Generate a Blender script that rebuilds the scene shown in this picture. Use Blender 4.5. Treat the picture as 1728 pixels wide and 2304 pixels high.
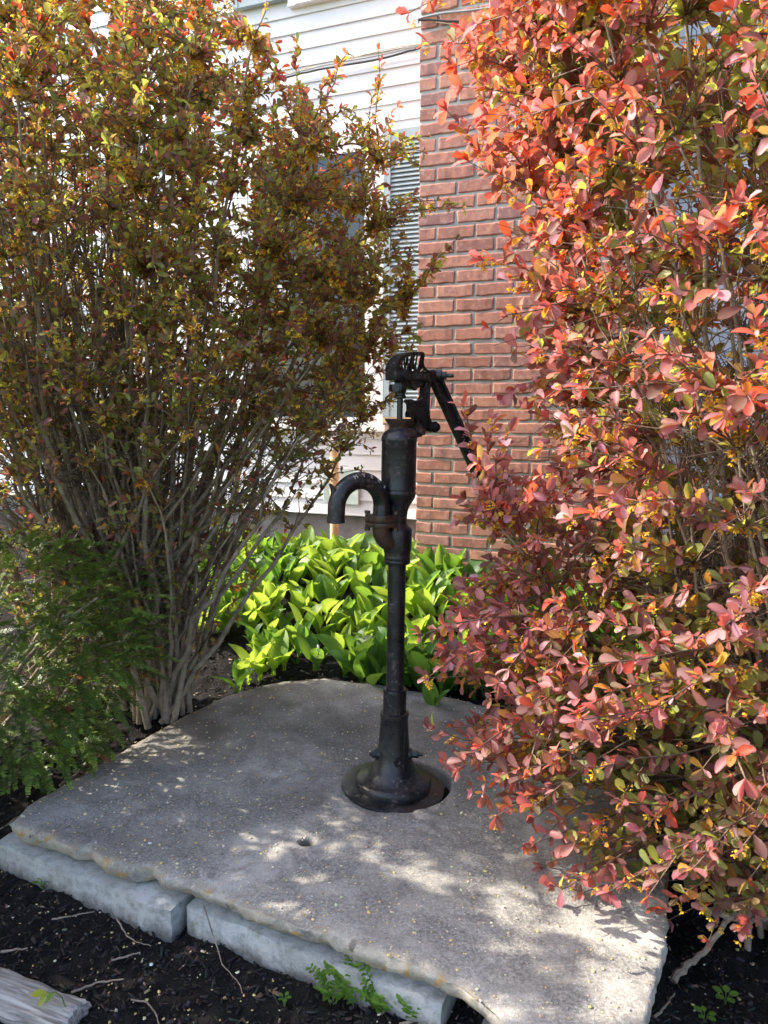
import bpy, bmesh, math, random
import numpy as np
from mathutils import Matrix, Vector, noise as mnoise

random.seed(7)
RNG = np.random.default_rng(11)
scene = bpy.context.scene
for o in list(bpy.data.objects):
    bpy.data.objects.remove(o)
COL = scene.collection

# ------------------------------------------------------------------ camera
FPX, CX, CY = 1700.0, 864.0, 1152.0          # focal length and centre in photo pixels (1728 x 2304)
PITCH, ROLL, EYE = math.radians(7.6), 0.0045, 1.15
cam_d = bpy.data.cameras.new('camera')
cam = bpy.data.objects.new('camera', cam_d)
COL.objects.link(cam)
cam_d.sensor_fit = 'VERTICAL'
cam_d.sensor_height = 9.8
cam_d.sensor_width = 9.8
cam_d.lens = 9.8 * FPX / 2304.0
cam_d.clip_start = 0.05
cam_d.clip_end = 500
cam_d.dof.use_dof = True
cam_d.dof.focus_distance = 2.3
cam_d.dof.aperture_fstop = 2.2
CAMM = Matrix.Translation((0, 0, EYE)) @ Matrix.Rotation(math.pi / 2 - PITCH, 4, 'X') @ Matrix.Rotation(ROLL, 4, 'Z')
cam.matrix_world = CAMM
scene.camera = cam

# ------------------------------------------------------------------ sky, sun, exposure
SUN_AZ, SUN_EL = math.radians(13), math.radians(41)   # from the left, a little behind the subject
SUN = Vector((-math.cos(SUN_AZ) * math.cos(SUN_EL), math.sin(SUN_AZ) * math.cos(SUN_EL), math.sin(SUN_EL)))
world = bpy.data.worlds.new('World')
scene.world = world
world.use_nodes = True
wn = world.node_tree
sky = wn.nodes.new('ShaderNodeTexSky')
sky.sky_type = 'NISHITA'
sky.sun_disc = False
sky.sun_elevation = SUN_EL
sky.sun_rotation = math.atan2(SUN.x, SUN.y)
sky.air_density = 1.0
sky.dust_density = 3.0
bg = wn.nodes['Background']
bg.inputs['Strength'].default_value = 0.15
wn.links.new(sky.outputs[0], bg.inputs['Color'])
sun_d = bpy.data.lights.new('sun', 'SUN')
sun_d.energy = 2.75
sun_d.angle = math.radians(0.55)
sun_d.color = (1.0, 0.91, 0.78)
sun = bpy.data.objects.new('sun', sun_d)
COL.objects.link(sun)
sun.rotation_euler = SUN.to_track_quat('Z', 'Y').to_euler()
sun.location = (-6, 2, 8)
scene.view_settings.view_transform = 'Standard'
scene.view_settings.look = 'None'
scene.view_settings.gamma = 1.0
scene.view_settings.use_curve_mapping = False
scene.view_settings.exposure = 1.9
scene.cycles.max_bounces = 6
scene.cycles.diffuse_bounces = 4
scene.cycles.glossy_bounces = 2
scene.cycles.transmission_bounces = 3

# ------------------------------------------------------------------ helpers
CAM3 = np.array(CAMM.to_3x3())
EYEV = np.array((0, 0, EYE))

def ray(px, py):
    return CAM3 @ np.array(((px - CX) / FPX, -(py - CY) / FPX, -1.0))

def at_d(px, py, d):
    r = ray(px, py)
    return EYEV + r * (d / r[1])

def at_z(px, py, z):
    r = ray(px, py)
    return EYEV + r * ((z - EYE) / r[2])

def at_plane(px, py, p, n):
    r = ray(px, py)
    return EYEV + r * (np.dot(np.asarray(p) - EYEV, n) / np.dot(r, n))

def project(P):
    q = (np.asarray(P) - EYEV) @ CAM3
    return CX + FPX * q[:, 0] / -q[:, 2], CY - FPX * q[:, 1] / -q[:, 2], -q[:, 2]

def tag(o, label=None, category=None, group=None, kind=None):
    if label: o['label'] = label
    if category: o['category'] = category
    if group: o['group'] = group
    if kind: o['kind'] = kind
    return o

def link(o, parent=None):
    COL.objects.link(o)
    if parent is not None:
        o.parent = parent
    return o

def empty(name, loc=(0, 0, 0), rotz=0.0):
    o = bpy.data.objects.new(name, None)
    o.empty_display_size = 0.1
    o.location = loc
    o.rotation_euler = (0, 0, rotz)
    return link(o)

def np_mesh(name, V, F, mat, smooth=False, cols=None):
    """V (n,3); F list of (m,k) integer arrays; cols {attr: (n,3)}"""
    me = bpy.data.meshes.new(name)
    V = np.asarray(V, dtype=np.float32)
    F = [np.asarray(f, dtype=np.int32) for f in F if len(f)]
    loops = np.concatenate([f.ravel() for f in F])
    tot = np.concatenate([np.full(len(f), f.shape[1], dtype=np.int32) for f in F])
    start = np.concatenate([[0], np.cumsum(tot)[:-1]]).astype(np.int32)
    me.vertices.add(len(V))
    me.vertices.foreach_set('co', V.ravel())
    me.loops.add(len(loops))
    me.loops.foreach_set('vertex_index', loops)
    me.polygons.add(len(tot))
    me.polygons.foreach_set('loop_start', start)
    me.polygons.foreach_set('loop_total', tot)
    if smooth:
        me.polygons.foreach_set('use_smooth', np.ones(len(tot), dtype=bool))
    me.update(calc_edges=True)
    if cols:
        for k, c in cols.items():
            a = me.attributes.new(k, 'FLOAT_COLOR', 'POINT')
            c4 = np.ones((len(V), 4), dtype=np.float32)
            c4[:, :3] = c
            a.data.foreach_set('color', c4.ravel())
    if mat is not None:
        me.materials.append(mat)
    return me

def mesh_obj(name, me, parent=None):
    return link(bpy.data.objects.new(name, me), parent)

class MB:
    """collects shapes into one mesh"""
    def __init__(self):
        self.v, self.f = [], []
    def add(self, V, F):
        b = len(self.v)
        self.v += [tuple(map(float, p)) for p in V]
        self.f += [tuple(i + b for i in f) for f in F]
        return self
    def box(self, lo, hi, M=None):
        x0, y0, z0 = lo; x1, y1, z1 = hi
        V = [(x0, y0, z0), (x1, y0, z0), (x1, y1, z0), (x0, y1, z0), (x0, y0, z1), (x1, y0, z1), (x1, y1, z1), (x0, y1, z1)]
        if M is not None: V = [M @ Vector(p) for p in V]
        return self.add(V, [(3, 2, 1, 0), (4, 5, 6, 7), (0, 1, 5, 4), (1, 2, 6, 5), (2, 3, 7, 6), (3, 0, 4, 7)])
    def lathe(self, prof, n=40, M=None, close=False):
        V, F = [], []
        for r, z in prof:
            for k in range(n):
                a = 2 * math.pi * k / n
                V.append(Vector((r * math.cos(a), r * math.sin(a), z)))
        if M is not None: V = [M @ p for p in V]
        m = len(prof)
        for i in range(m - 1):
            for k in range(n):
                F.append((i * n + k, i * n + (k + 1) % n, (i + 1) * n + (k + 1) % n, (i + 1) * n + k))
        if close or prof[0][0] > 1e-6: F.append(tuple(range(n))[::-1])
        if close or prof[-1][0] > 1e-6: F.append(tuple((m - 1) * n + k for k in range(n)))
        return self.add(V, F)
    def tube(self, pts, rad, n=10, cap=True):
        pts = [Vector(p) for p in pts]
        if not hasattr(rad, '__len__'): rad = [rad] * len(pts)
        V, F = [], []
        t0 = (pts[1] - pts[0]).normalized()
        ref = Vector((0, 0, 1)) if abs(t0.z) < 0.9 else Vector((1, 0, 0))
        s = t0.cross(ref).normalized()
        for i, p in enumerate(pts):
            t = (pts[min(i + 1, len(pts) - 1)] - pts[max(i - 1, 0)]).normalized()
            s = (s - t * s.dot(t)).normalized()
            b = t.cross(s)
            for k in range(n):
                a = 2 * math.pi * k / n
                V.append(p + (s * math.cos(a) + b * math.sin(a)) * rad[i])
        for i in range(len(pts) - 1):
            for k in range(n):
                F.append((i * n + k, i * n + (k + 1) % n, (i + 1) * n + (k + 1) % n, (i + 1) * n + k))
        if cap:
            F.append(tuple(range(n))[::-1])
            F.append(tuple((len(pts) - 1) * n + k for k in range(n)))
        return self.add(V, F)
    def prism(self, poly, y0, y1, M=None):
        """polygon in (x, z) extruded along y"""
        n = len(poly)
        V = [Vector((x, y0, z)) for x, z in poly] + [Vector((x, y1, z)) for x, z in poly]
        if M is not None: V = [M @ p for p in V]
        F = [tuple(range(n)), tuple(range(2 * n - 1, n - 1, -1))]
        F += [(i, i + n, (i + 1) % n + n, (i + 1) % n) for i in range(n)]
        return self.add(V, F)
    def obj(self, name, mat, parent=None, smooth=40, bevel=0.0, seg=2):
        bm = bmesh.new()
        vs = [bm.verts.new(p) for p in self.v]
        bm.verts.ensure_lookup_table()
        for f in self.f:
            try: bm.faces.new([vs[i] for i in f])
            except ValueError: pass
        bmesh.ops.recalc_face_normals(bm, faces=bm.faces)
        if bevel > 0:
            ed = [e for e in bm.edges if len(e.link_faces) == 2 and e.calc_face_angle(0) > math.radians(35)]
            bmesh.ops.bevel(bm, geom=ed, offset=bevel, segments=seg, profile=0.6, affect='EDGES', clamp_overlap=True)
        if smooth:
            for f in bm.faces: f.smooth = True
            for e in bm.edges:
                if len(e.link_faces) == 2 and e.calc_face_angle(0) > math.radians(smooth): e.smooth = False
        me = bpy.data.meshes.new(name)
        bm.to_mesh(me); bm.free()
        me.materials.append(mat)
        return mesh_obj(name, me, parent)

def vnoise(P, scale, seed=0):
    """smooth value noise in [-1,1] on (n,2|3) points"""
    P = np.asarray(P, dtype=np.float64) * scale
    if P.shape[1] == 2: P = np.c_[P, np.zeros(len(P))]
    I = np.floor(P).astype(np.int64); Fr = P - I
    Fr = Fr * Fr * (3 - 2 * Fr)
    def h(i, j, k):
        n = (i * 374761393 + j * 668265263 + k * 2147483647 + seed * 974711) & 0x7fffffff
        n = ((n ^ (n >> 13)) * 1274126177) & 0x7fffffff
        n = ((n ^ (n >> 16)) * 668265263) & 0x7fffffff
        return (n & 0xffff) / 32767.5 - 1.0
    out = 0
    for a in (0, 1):
        for b in (0, 1):
            for c in (0, 1):
                w = (Fr[:, 0] if a else 1 - Fr[:, 0]) * (Fr[:, 1] if b else 1 - Fr[:, 1]) * (Fr[:, 2] if c else 1 - Fr[:, 2])
                out = out + w * h(I[:, 0] + a, I[:, 1] + b, I[:, 2] + c)
    return out

def fbm(P, scale, octv=4, seed=0, gain=0.5):
    out, amp = 0, 1.0
    for k in range(octv):
        out = out + amp * vnoise(P, scale * 2 ** k, seed + 17 * k)
        amp *= gain
    return out

# ------------------------------------------------------------------ materials
class NT:
    def __init__(self, name):
        self.m = bpy.data.materials.new(name)
        self.m.use_nodes = True
        self.t = self.m.node_tree
        self.b = self.t.nodes['Principled BSDF']
        self.out = self.t.nodes['Material Output']
    def n(self, typ, **kw):
        nd = self.t.nodes.new(typ)
        for k, v in kw.items():
            if k.startswith('i_'):
                nd.inputs[k[2:].replace('_', ' ')].default_value = v
            else:
                setattr(nd, k, v)
        return nd
    def l(self, a, b):
        self.t.links.new(a, b)
    def coord(self, kind='Object'):
        return self.n('ShaderNodeTexCoord').outputs[kind]
    def noise(self, vec, scale, detail=4, rough=0.55, dist=0.0):
        nd = self.n('ShaderNodeTexNoise')
        nd.inputs['Scale'].default_value = scale
        nd.inputs['Detail'].default_value = detail
        nd.inputs['Roughness'].default_value = rough
        nd.inputs['Distortion'].default_value = dist
        if vec is not None: self.l(vec, nd.inputs['Vector'])
        return nd.outputs['Fac']
    def ramp(self, fac, stops, interp='LINEAR'):
        nd = self.n('ShaderNodeValToRGB')
        nd.color_ramp.interpolation = interp
        e = nd.color_ramp.elements
        while len(e) < len(stops): e.new(0.5)
        for el, (p, c) in zip(e, stops):
            el.position = p
            el.color = (*c, 1) if hasattr(c, '__len__') else (c, c, c, 1)
        self.l(fac, nd.inputs['Fac'])
        return nd.outputs['Color']
    def mix(self, fac, a, b, mode='MIX'):
        nd = self.n('ShaderNodeMix', data_type='RGBA', blend_type=mode)
        for k, v in ((0, fac), (6, a), (7, b)):
            if hasattr(v, 'node'): self.l(v, nd.inputs[k])
            elif k == 0: nd.inputs[0].default_value = v
            else: nd.inputs[k].default_value = (*v, 1) if hasattr(v, '__len__') else (v, v, v, 1)
        return nd.outputs[2]
    def math(self, op, a, b=0.0):
        nd = self.n('ShaderNodeMath', operation=op)
        for k, v in ((0, a), (1, b)):
            if hasattr(v, 'node'): self.l(v, nd.inputs[k])
            else: nd.inputs[k].default_value = v
        return nd.outputs[0]
    def bump(self, h, strength=0.3, dist=0.01, normal=None):
        nd = self.n('ShaderNodeBump')
        nd.inputs['Strength'].default_value = strength
        nd.inputs['Distance'].default_value = dist
        self.l(h, nd.inputs['Height'])
        if normal is not None: self.l(normal, nd.inputs['Normal'])
        self.l(nd.outputs[0], self.b.inputs['Normal'])
        return nd.outputs[0]
    def color(self, c):
        if hasattr(c, 'node'): self.l(c, self.b.inputs['Base Color'])
        else: self.b.inputs['Base Color'].default_value = (*c, 1)
    def rough(self, r):
        if hasattr(r, 'node'): self.l(r, self.b.inputs['Roughness'])
        else: self.b.inputs['Roughness'].default_value = r

def leaf_material(name, trans=0.45, rough=0.5, spec=0.4, vein=False):
    m = NT(name)
    c = m.n('ShaderNodeAttribute', attribute_name='Col').outputs['Color']
    t = m.n('ShaderNodeAttribute', attribute_name='Trn').outputs['Color']
    if vein:
        bl = m.n('ShaderNodeSeparateColor'); m.l(m.n('ShaderNodeAttribute', attribute_name='Blade').outputs['Color'], bl.inputs[0])
        rib = m.math('MULTIPLY', m.math('ADD', m.math('SINE', m.math('MULTIPLY', bl.outputs[0], 75.0)), 1.0), .5)
        blot = m.noise(m.coord(), 7, 4, .6)
        c = m.mix(m.math('MULTIPLY', rib, .22), c, m.mix(1.0, c, (.55, .6, .5), 'MULTIPLY'))
        c = m.mix(m.ramp(blot, [(.5, 0.0), (.75, .45)]), c, m.mix(1.0, c, (1.5, 1.25, .9), 'MULTIPLY'))
        t = m.mix(m.math('MULTIPLY', rib, .30), t, m.mix(1.0, t, (.5, .6, .5), 'MULTIPLY'))
        m.bump(rib, .25, .002)
    m.color(c)
    m.rough(rough)
    m.b.inputs['Specular IOR Level'].default_value = spec
    tr = m.n('ShaderNodeBsdfTranslucent')
    m.l(t, tr.inputs['Color'])
    mx = m.n('ShaderNodeMixShader')
    mx.inputs[0].default_value = trans
    m.l(m.b.outputs[0], mx.inputs[1])
    m.l(tr.outputs[0], mx.inputs[2])
    m.l(mx.outputs[0], m.out.inputs['Surface'])
    return m.m

LEAF = leaf_material('barberry_leaf', trans=0.5)
LILY = leaf_material('lily_leaf', trans=0.45, rough=0.4, spec=0.4, vein=True)
YEW = leaf_material('yew_needle', trans=0.2, rough=0.38, spec=0.5)
PETAL = leaf_material('petal', trans=0.3, rough=0.6, spec=0.2)

def bark_material(name, dark, light, scale=30):
    m = NT(name)
    co = m.coord()
    n1 = m.noise(co, scale, 5, 0.65)
    n2 = m.noise(co, scale * 5, 3)
    c = m.ramp(n1, [(0.3, dark), (0.7, light)])
    m.color(m.mix(m.math('MULTIPLY', n2, 0.35), c, dark))
    m.rough(0.85)
    m.bump(n2, 0.6, 0.004)
    return m.m

BARK = bark_material('barberry_bark', (0.19, 0.145, 0.10), (0.50, 0.41, 0.30))
TWIG = bark_material('barberry_twig', (0.09, 0.06, 0.045), (0.27, 0.19, 0.13), 60)
DEADWOOD = bark_material('dead_wood', (0.16, 0.12, 0.09), (0.38, 0.31, 0.24), 40)

def stone_material():
    m = NT('flagstone')
    co = m.coord()
    big = m.noise(co, 2.2, 5, 0.6, 0.4)
    mid = m.noise(co, 7.5, 7, 0.7, .3)
    fine = m.noise(co, 120, 4, 0.7)
    grit = m.noise(co, 420, 2, 0.6)
    c = m.ramp(big, [(0.34, (0.165, 0.158, 0.14)), (0.5, (0.31, 0.30, 0.272)), (0.64, (0.50, 0.49, 0.455))])
    c = m.mix(m.ramp(mid, [(0.43, 0.0), (0.58, 0.8)]), c, (0.135, 0.132, 0.125))
    c = m.mix(m.ramp(fine, [(0.40, 0.0), (0.66, 0.62)]), c, (0.52, 0.50, 0.465))
    c = m.mix(m.ramp(grit, [(0.54, 0.0), (0.64, 0.6)]), c, (0.09, 0.09, 0.088))
    c = m.mix(m.ramp(m.noise(co, 210, 3, .6), [(.60, 0.0), (.66, .7)]), c, (0.60, 0.59, 0.56))
    # ochre lichen and sandy weathering on the broken edge
    ed = m.n('ShaderNodeAttribute', attribute_name='Edge').outputs['Fac']
    lich = m.noise(co, 14, 5, 0.7)
    c = m.mix(m.math('MULTIPLY', ed, m.ramp(lich, [(0.36, 0.15), (0.6, 0.75)])), c, (0.44, 0.38, 0.28))
    c = m.mix(m.math('MULTIPLY', ed, m.ramp(m.noise(co, 19, 6, 0.7, 0.5), [(0.57, 0.0), (0.62, 0.85)])), c, (0.42, 0.24, 0.06))
    c = m.mix(m.math('MULTIPLY', ed, m.ramp(m.noise(co, 9, 5, 0.7, 0.2), [(0.60, 0.0), (0.64, 0.8)])), c, (0.07, 0.065, 0.06))
    st = m.n('ShaderNodeAttribute', attribute_name='Stain').outputs['Fac']  # stains, shade painted into the holes, and a darker back part
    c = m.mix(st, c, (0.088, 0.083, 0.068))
    m.color(c)
    m.rough(0.88)
    m.b.inputs['Specular IOR Level'].default_value = 0.25
    h = m.math('ADD', m.math('MULTIPLY', fine, 0.6), m.math('MULTIPLY', grit, 0.5))
    h = m.math('ADD', h, m.math('MULTIPLY', mid, 0.7))
    m.bump(h, 0.55, 0.006)
    return m.m

def block_material():
    m = NT('limestone_block')
    co = m.coord()
    a = m.noise(co, 5, 5, 0.6)
    b = m.noise(co, 40, 5, 0.65)
    c = m.ramp(a, [(0.3, (0.34, 0.345, 0.33)), (0.7, (0.55, 0.56, 0.55))])
    c = m.mix(m.ramp(b, [(0.45, 0.0), (0.66, 0.7)]), c, (0.20, 0.215, 0.19))
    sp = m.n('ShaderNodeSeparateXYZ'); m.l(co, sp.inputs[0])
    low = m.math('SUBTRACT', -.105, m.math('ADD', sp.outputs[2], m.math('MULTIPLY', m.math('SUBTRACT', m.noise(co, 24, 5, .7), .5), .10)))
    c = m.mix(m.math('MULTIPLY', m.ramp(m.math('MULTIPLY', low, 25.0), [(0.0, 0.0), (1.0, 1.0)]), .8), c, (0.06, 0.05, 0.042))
    c = m.mix(m.ramp(m.noise(co, 11, 5, .7, .6), [(.58, 0.0), (.68, .6)]), c, (0.17, 0.18, 0.12))
    m.color(c); m.rough(0.85)
    m.bump(m.math('ADD', b, m.noise(co, 130, 4, .7)), 0.7, 0.005)
    return m.m

def soil_material():
    m = NT('black_mulch')
    co = m.coord()
    a = m.noise(co, 25, 6, 0.7)
    b = m.noise(co, 140, 4, 0.7)
    c = m.ramp(a, [(0.35, (0.006, 0.0055, 0.0055)), (0.62, (0.017, 0.015, 0.014)), (0.8, (0.04, 0.03, 0.024))])
    m.color(c); m.rough(0.9)
    m.b.inputs['Specular IOR Level'].default_value = 0.2
    m.bump(m.math('ADD', a, b), 0.9, 0.012)
    return m.m

def lawn_material():
    m = NT('lawn_ground')
    co = m.coord()
    a = m.noise(co, 3, 5, 0.7)
    b = m.noise(co, 90, 3, 0.7)
    c = m.ramp(m.math('ADD', m.math('MULTIPLY', a, 0.5), m.math('MULTIPLY', b, 0.5)), [(0.35, (0.03, 0.055, 0.012)), (0.65, (0.09, 0.13, 0.03))])
    m.color(c); m.rough(0.9); m.bump(b, 0.8, 0.02)
    return m.m

def iron_material(name, rust=0.0):
    m = NT(name)
    co = m.coord()
    a = m.noise(co, 14, 6, 0.65)
    b = m.noise(co, 90, 5, 0.7)
    c = m.ramp(a, [(0.3, (0.005, 0.0055, 0.0075)), (0.7, (0.015, 0.0165, 0.021))])
    chips = m.math('MULTIPLY', m.ramp(a, [(0.47, 0.0), (0.58, 1.0)]), m.ramp(b, [(0.52, 0.0), (0.62, 1.0)]))
    c = m.mix(m.math('MULTIPLY', chips, 0.75), c, (0.13, 0.105, 0.09))
    if rust:
        r = m.noise(co, 30, 6, 0.7)
        c = m.mix(m.math('MULTIPLY', m.ramp(r, [(0.32, 0.0), (0.6, 1.0)]), rust), c, (0.085, 0.040, 0.024))
    m.color(c)
    m.rough(m.ramp(m.math('ADD', m.math('MULTIPLY', a, .5), m.math('MULTIPLY', b, .5)), [(0.38, 0.24), (0.62, 0.52)]))
    m.b.inputs['Specular IOR Level'].default_value = 0.55
    m.bump(m.math('ADD', m.math('MULTIPLY', a, 1.2), b), 0.35, 0.0025)
    return m.m

def brick_material():
    m = NT('brick')
    co = m.coord()
    inf = m.n('ShaderNodeObjectInfo').outputs['Random']
    base = m.ramp(inf, [(0.0, (0.30, 0.13, 0.10)), (0.25, (0.42, 0.19, 0.135)), (0.55, (0.47, 0.215, 0.15)), (0.8, (0.53, 0.26, 0.185)), (0.93, (0.40, 0.20, 0.165)), (1.0, (0.27, 0.15, 0.14))])
    off = m.n('ShaderNodeVectorMath', operation='ADD')
    m.l(co, off.inputs[0])
    cmb = m.n('ShaderNodeCombineXYZ')
    m.l(m.math('MULTIPLY', inf, 53.0), cmb.inputs[0]); m.l(m.math('MULTIPLY', inf, 31.0), cmb.inputs[1])
    m.l(cmb.outputs[0], off.inputs[1])
    v = off.outputs[0]
    a = m.noise(v, 22, 5, 0.6)
    b = m.noise(v, 160, 4, 0.7)
    c = m.mix(m.ramp(a, [(0.4, 0.0), (0.66, 0.8)]), base, (0.26, 0.135, 0.12))
    c = m.mix(m.ramp(m.noise(v, 38, 4, 0.6), [(0.52, 0.0), (0.68, 0.5)]), c, (0.56, 0.36, 0.28))
    m.color(c); m.rough(0.9)
    m.b.inputs['Specular IOR Level'].default_value = 0.2
    m.bump(m.math('ADD', m.math('MULTIPLY', a, 0.8), b), 0.55, 0.004)
    return m.m

def mortar_material():
    m = NT('mortar')
    co = m.coord()
    a = m.noise(co, 18, 5, 0.6); b = m.noise(co, 130, 4, 0.7)
    m.color(m.ramp(a, [(0.3, (0.32, 0.315, 0.28)), (0.7, (0.52, 0.51, 0.45))]))
    m.rough(0.95); m.bump(m.math('ADD', a, b), 0.6, 0.005)
    return m.m

def plain(name, col, rough=0.5, var=0.08, scale=8, bump=0.0, spec=0.4, metallic=0.0):
    m = NT(name)
    co = m.coord()
    a = m.noise(co, scale, 5, 0.6)
    lo = tuple(c * (1 - var) for c in col); hi = tuple(min(1, c * (1 + var)) for c in col)
    m.color(m.ramp(a, [(0.3, lo), (0.7, hi)]))
    m.rough(rough)
    m.b.inputs['Specular IOR Level'].default_value = spec
    m.b.inputs['Metallic'].default_value = metallic
    if bump: m.bump(m.noise(co, scale * 12, 4, 0.6), bump, 0.003)
    return m.m

STONE, BLOCK, SOIL, LAWN = stone_material(), block_material(), soil_material(), lawn_material()
IRON, RUSTY = iron_material('black_iron'), iron_material('rusty_iron', 0.8)
BRICK, MORTAR = brick_material(), mortar_material()
def siding_material():
    m = NT('white_siding')
    co = m.coord()
    mp = m.n('ShaderNodeMapping'); mp.inputs['Scale'].default_value = (1.2, 30, 30)
    m.l(co, mp.inputs['Vector'])
    g = m.noise(mp.outputs[0], 6, 4, 0.6)
    d = m.noise(co, 2.5, 5, 0.6)
    c = m.ramp(d, [(0.3, (0.70, 0.715, 0.74)), (0.7, (0.77, 0.78, 0.79))])
    m.color(c); m.rough(0.48)
    m.bump(g, 0.12, 0.003)
    return m.m
SIDING = siding_material()
TRIM = plain('white_trim', (0.74, 0.74, 0.73), 0.5)
SHUTTER = plain('blue_grey_shutter', (0.30, 0.38, 0.41), 0.55, 0.12, 14)
GLASS = plain('window_glass', (0.03, 0.04, 0.05), 0.06, 0.05, 2, spec=0.6)
PANELM = plain('weathered_panel', (0.42, 0.50, 0.48), 0.8, 0.25, 16, 0.3)
FOUND = plain('foundation_stone', (0.20, 0.19, 0.18), 0.9, 0.3, 9, 0.6)
CREAM = plain('cream_pipe', (0.72, 0.50, 0.27), 0.55, 0.08, 10)
WHITEP = plain('white_pipe', (0.78, 0.77, 0.72), 0.5, 0.06, 10)
CABLE_D = plain('dark_cable', (0.035, 0.037, 0.04), 0.5)
CABLE_L = plain('grey_cable', (0.34, 0.35, 0.35), 0.5)
SILL = plain('tan_sill', (0.52, 0.40, 0.24), 0.7)

# ------------------------------------------------------------------ slab outline, ground height
SLAB = np.array([(-1.052, 2.00), (-1.045, 2.09), (-.945, 2.316), (-.862, 2.527), (-.757, 2.752), (-.67, 2.915), (-.525, 3.07), (-.40, 3.135), (-.256, 3.155),
    (0, 3.085), (.25, 2.97), (.5, 2.79), (.70, 2.5), (.775, 2.15), (.735, 1.80), (.672, 1.636), (.62, 1.51), (.556, 1.388), (.50, 1.285), (.43, 1.19), (.34, 1.195), (.255, 1.262), (.205, 1.335),
    (.162, 1.384), (.085, 1.43), (-.048, 1.498), (-.181, 1.568), (-.3, 1.629), (-.44, 1.70), (-.55, 1.752), (-.60, 1.80), (-.655, 1.79), (-.75, 1.835), (-.80, 1.885), (-.825, 1.868), (-.90, 1.92), (-.98, 1.955), (-1.03, 1.965)])
FA, FB = np.array((-1.03, 1.97)), np.array((.205, 1.335))          # the slab's front edge
FD = (FB - FA) / np.linalg.norm(FB - FA)
FN = np.array((-FD[1], FD[0]))                                       # points back, away from the camera

def smooth01(t):
    t = np.clip(t, 0, 1)
    return t * t * (3 - 2 * t)

def ground_z(x, y):
    x = np.asarray(x, dtype=float); y = np.asarray(y, dtype=float)
    f = (x - FA[0]) * FN[0] + (y - FA[1]) * FN[1]
    z = -.144 + .099 * smooth01((f - .02) / .34)
    right = smooth01((x - .45) / .3)                                  # the bed to the right of the slab stays low
    z = z * (1 - right) + right * (-.185 + .155 * smooth01((y - 1.9) / 1.1))
    z = z + .31 * smooth01((y - 3.05) / 1.15)
    return z

def build_ground():
    s = 120.0
    me = np_mesh('lawn', [(-s, -s, -.32), (s, -s, -.32), (s, s, -.32), (-s, s, -.32)], [[(0, 1, 2, 3)]], LAWN)
    tag(mesh_obj('lawn', me), kind='structure')
    xs = np.concatenate([np.arange(-4.2, -1.7, .06), np.arange(-1.7, 1.75, .015), np.arange(1.75, 4.0, .06)])
    ys = np.concatenate([np.arange(.2, .95, .05), np.arange(.95, 3.3, .015), np.arange(3.3, 6.4, .04)])
    X, Y = np.meshgrid(xs, ys)
    P = np.c_[X.ravel(), Y.ravel()]
    Z = ground_z(P[:, 0], P[:, 1]) + .012 * fbm(P, 7, 3, 3) + .007 * fbm(P, 45, 3, 5, .6)
    edge = np.minimum.reduce([P[:, 0] + 4.2, 4.0 - P[:, 0], P[:, 1] - .2])
    Z = Z - .25 * (1 - smooth01(edge / .35))
    nx, ny = len(xs), len(ys)
    i = np.arange(nx * ny).reshape(ny, nx)
    F = np.c_[i[:-1, :-1].ravel(), i[:-1, 1:].ravel(), i[1:, 1:].ravel(), i[1:, :-1].ravel()]
    me = np_mesh('mulch_bed', np.c_[P, Z], [F], SOIL, True)
    tag(mesh_obj('mulch_bed', me), kind='structure')
build_ground()

# ------------------------------------------------------------------ house
WALL_A = math.radians(22)
WU = np.array((math.cos(WALL_A), -math.sin(WALL_A), 0)); WN = np.array((-math.sin(WALL_A), -math.cos(WALL_A), 0))
H0 = at_d(938, 900, 4.8); H0[2] = 0

def wall_px(px, py, t=0.0):
    """photo point on the plane t metres in front of the siding -> (s, z)"""
    P = at_plane(px, py, H0 + WN * t, WN)
    return float(np.dot(P - H0, WU)), float(P[2])

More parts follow.
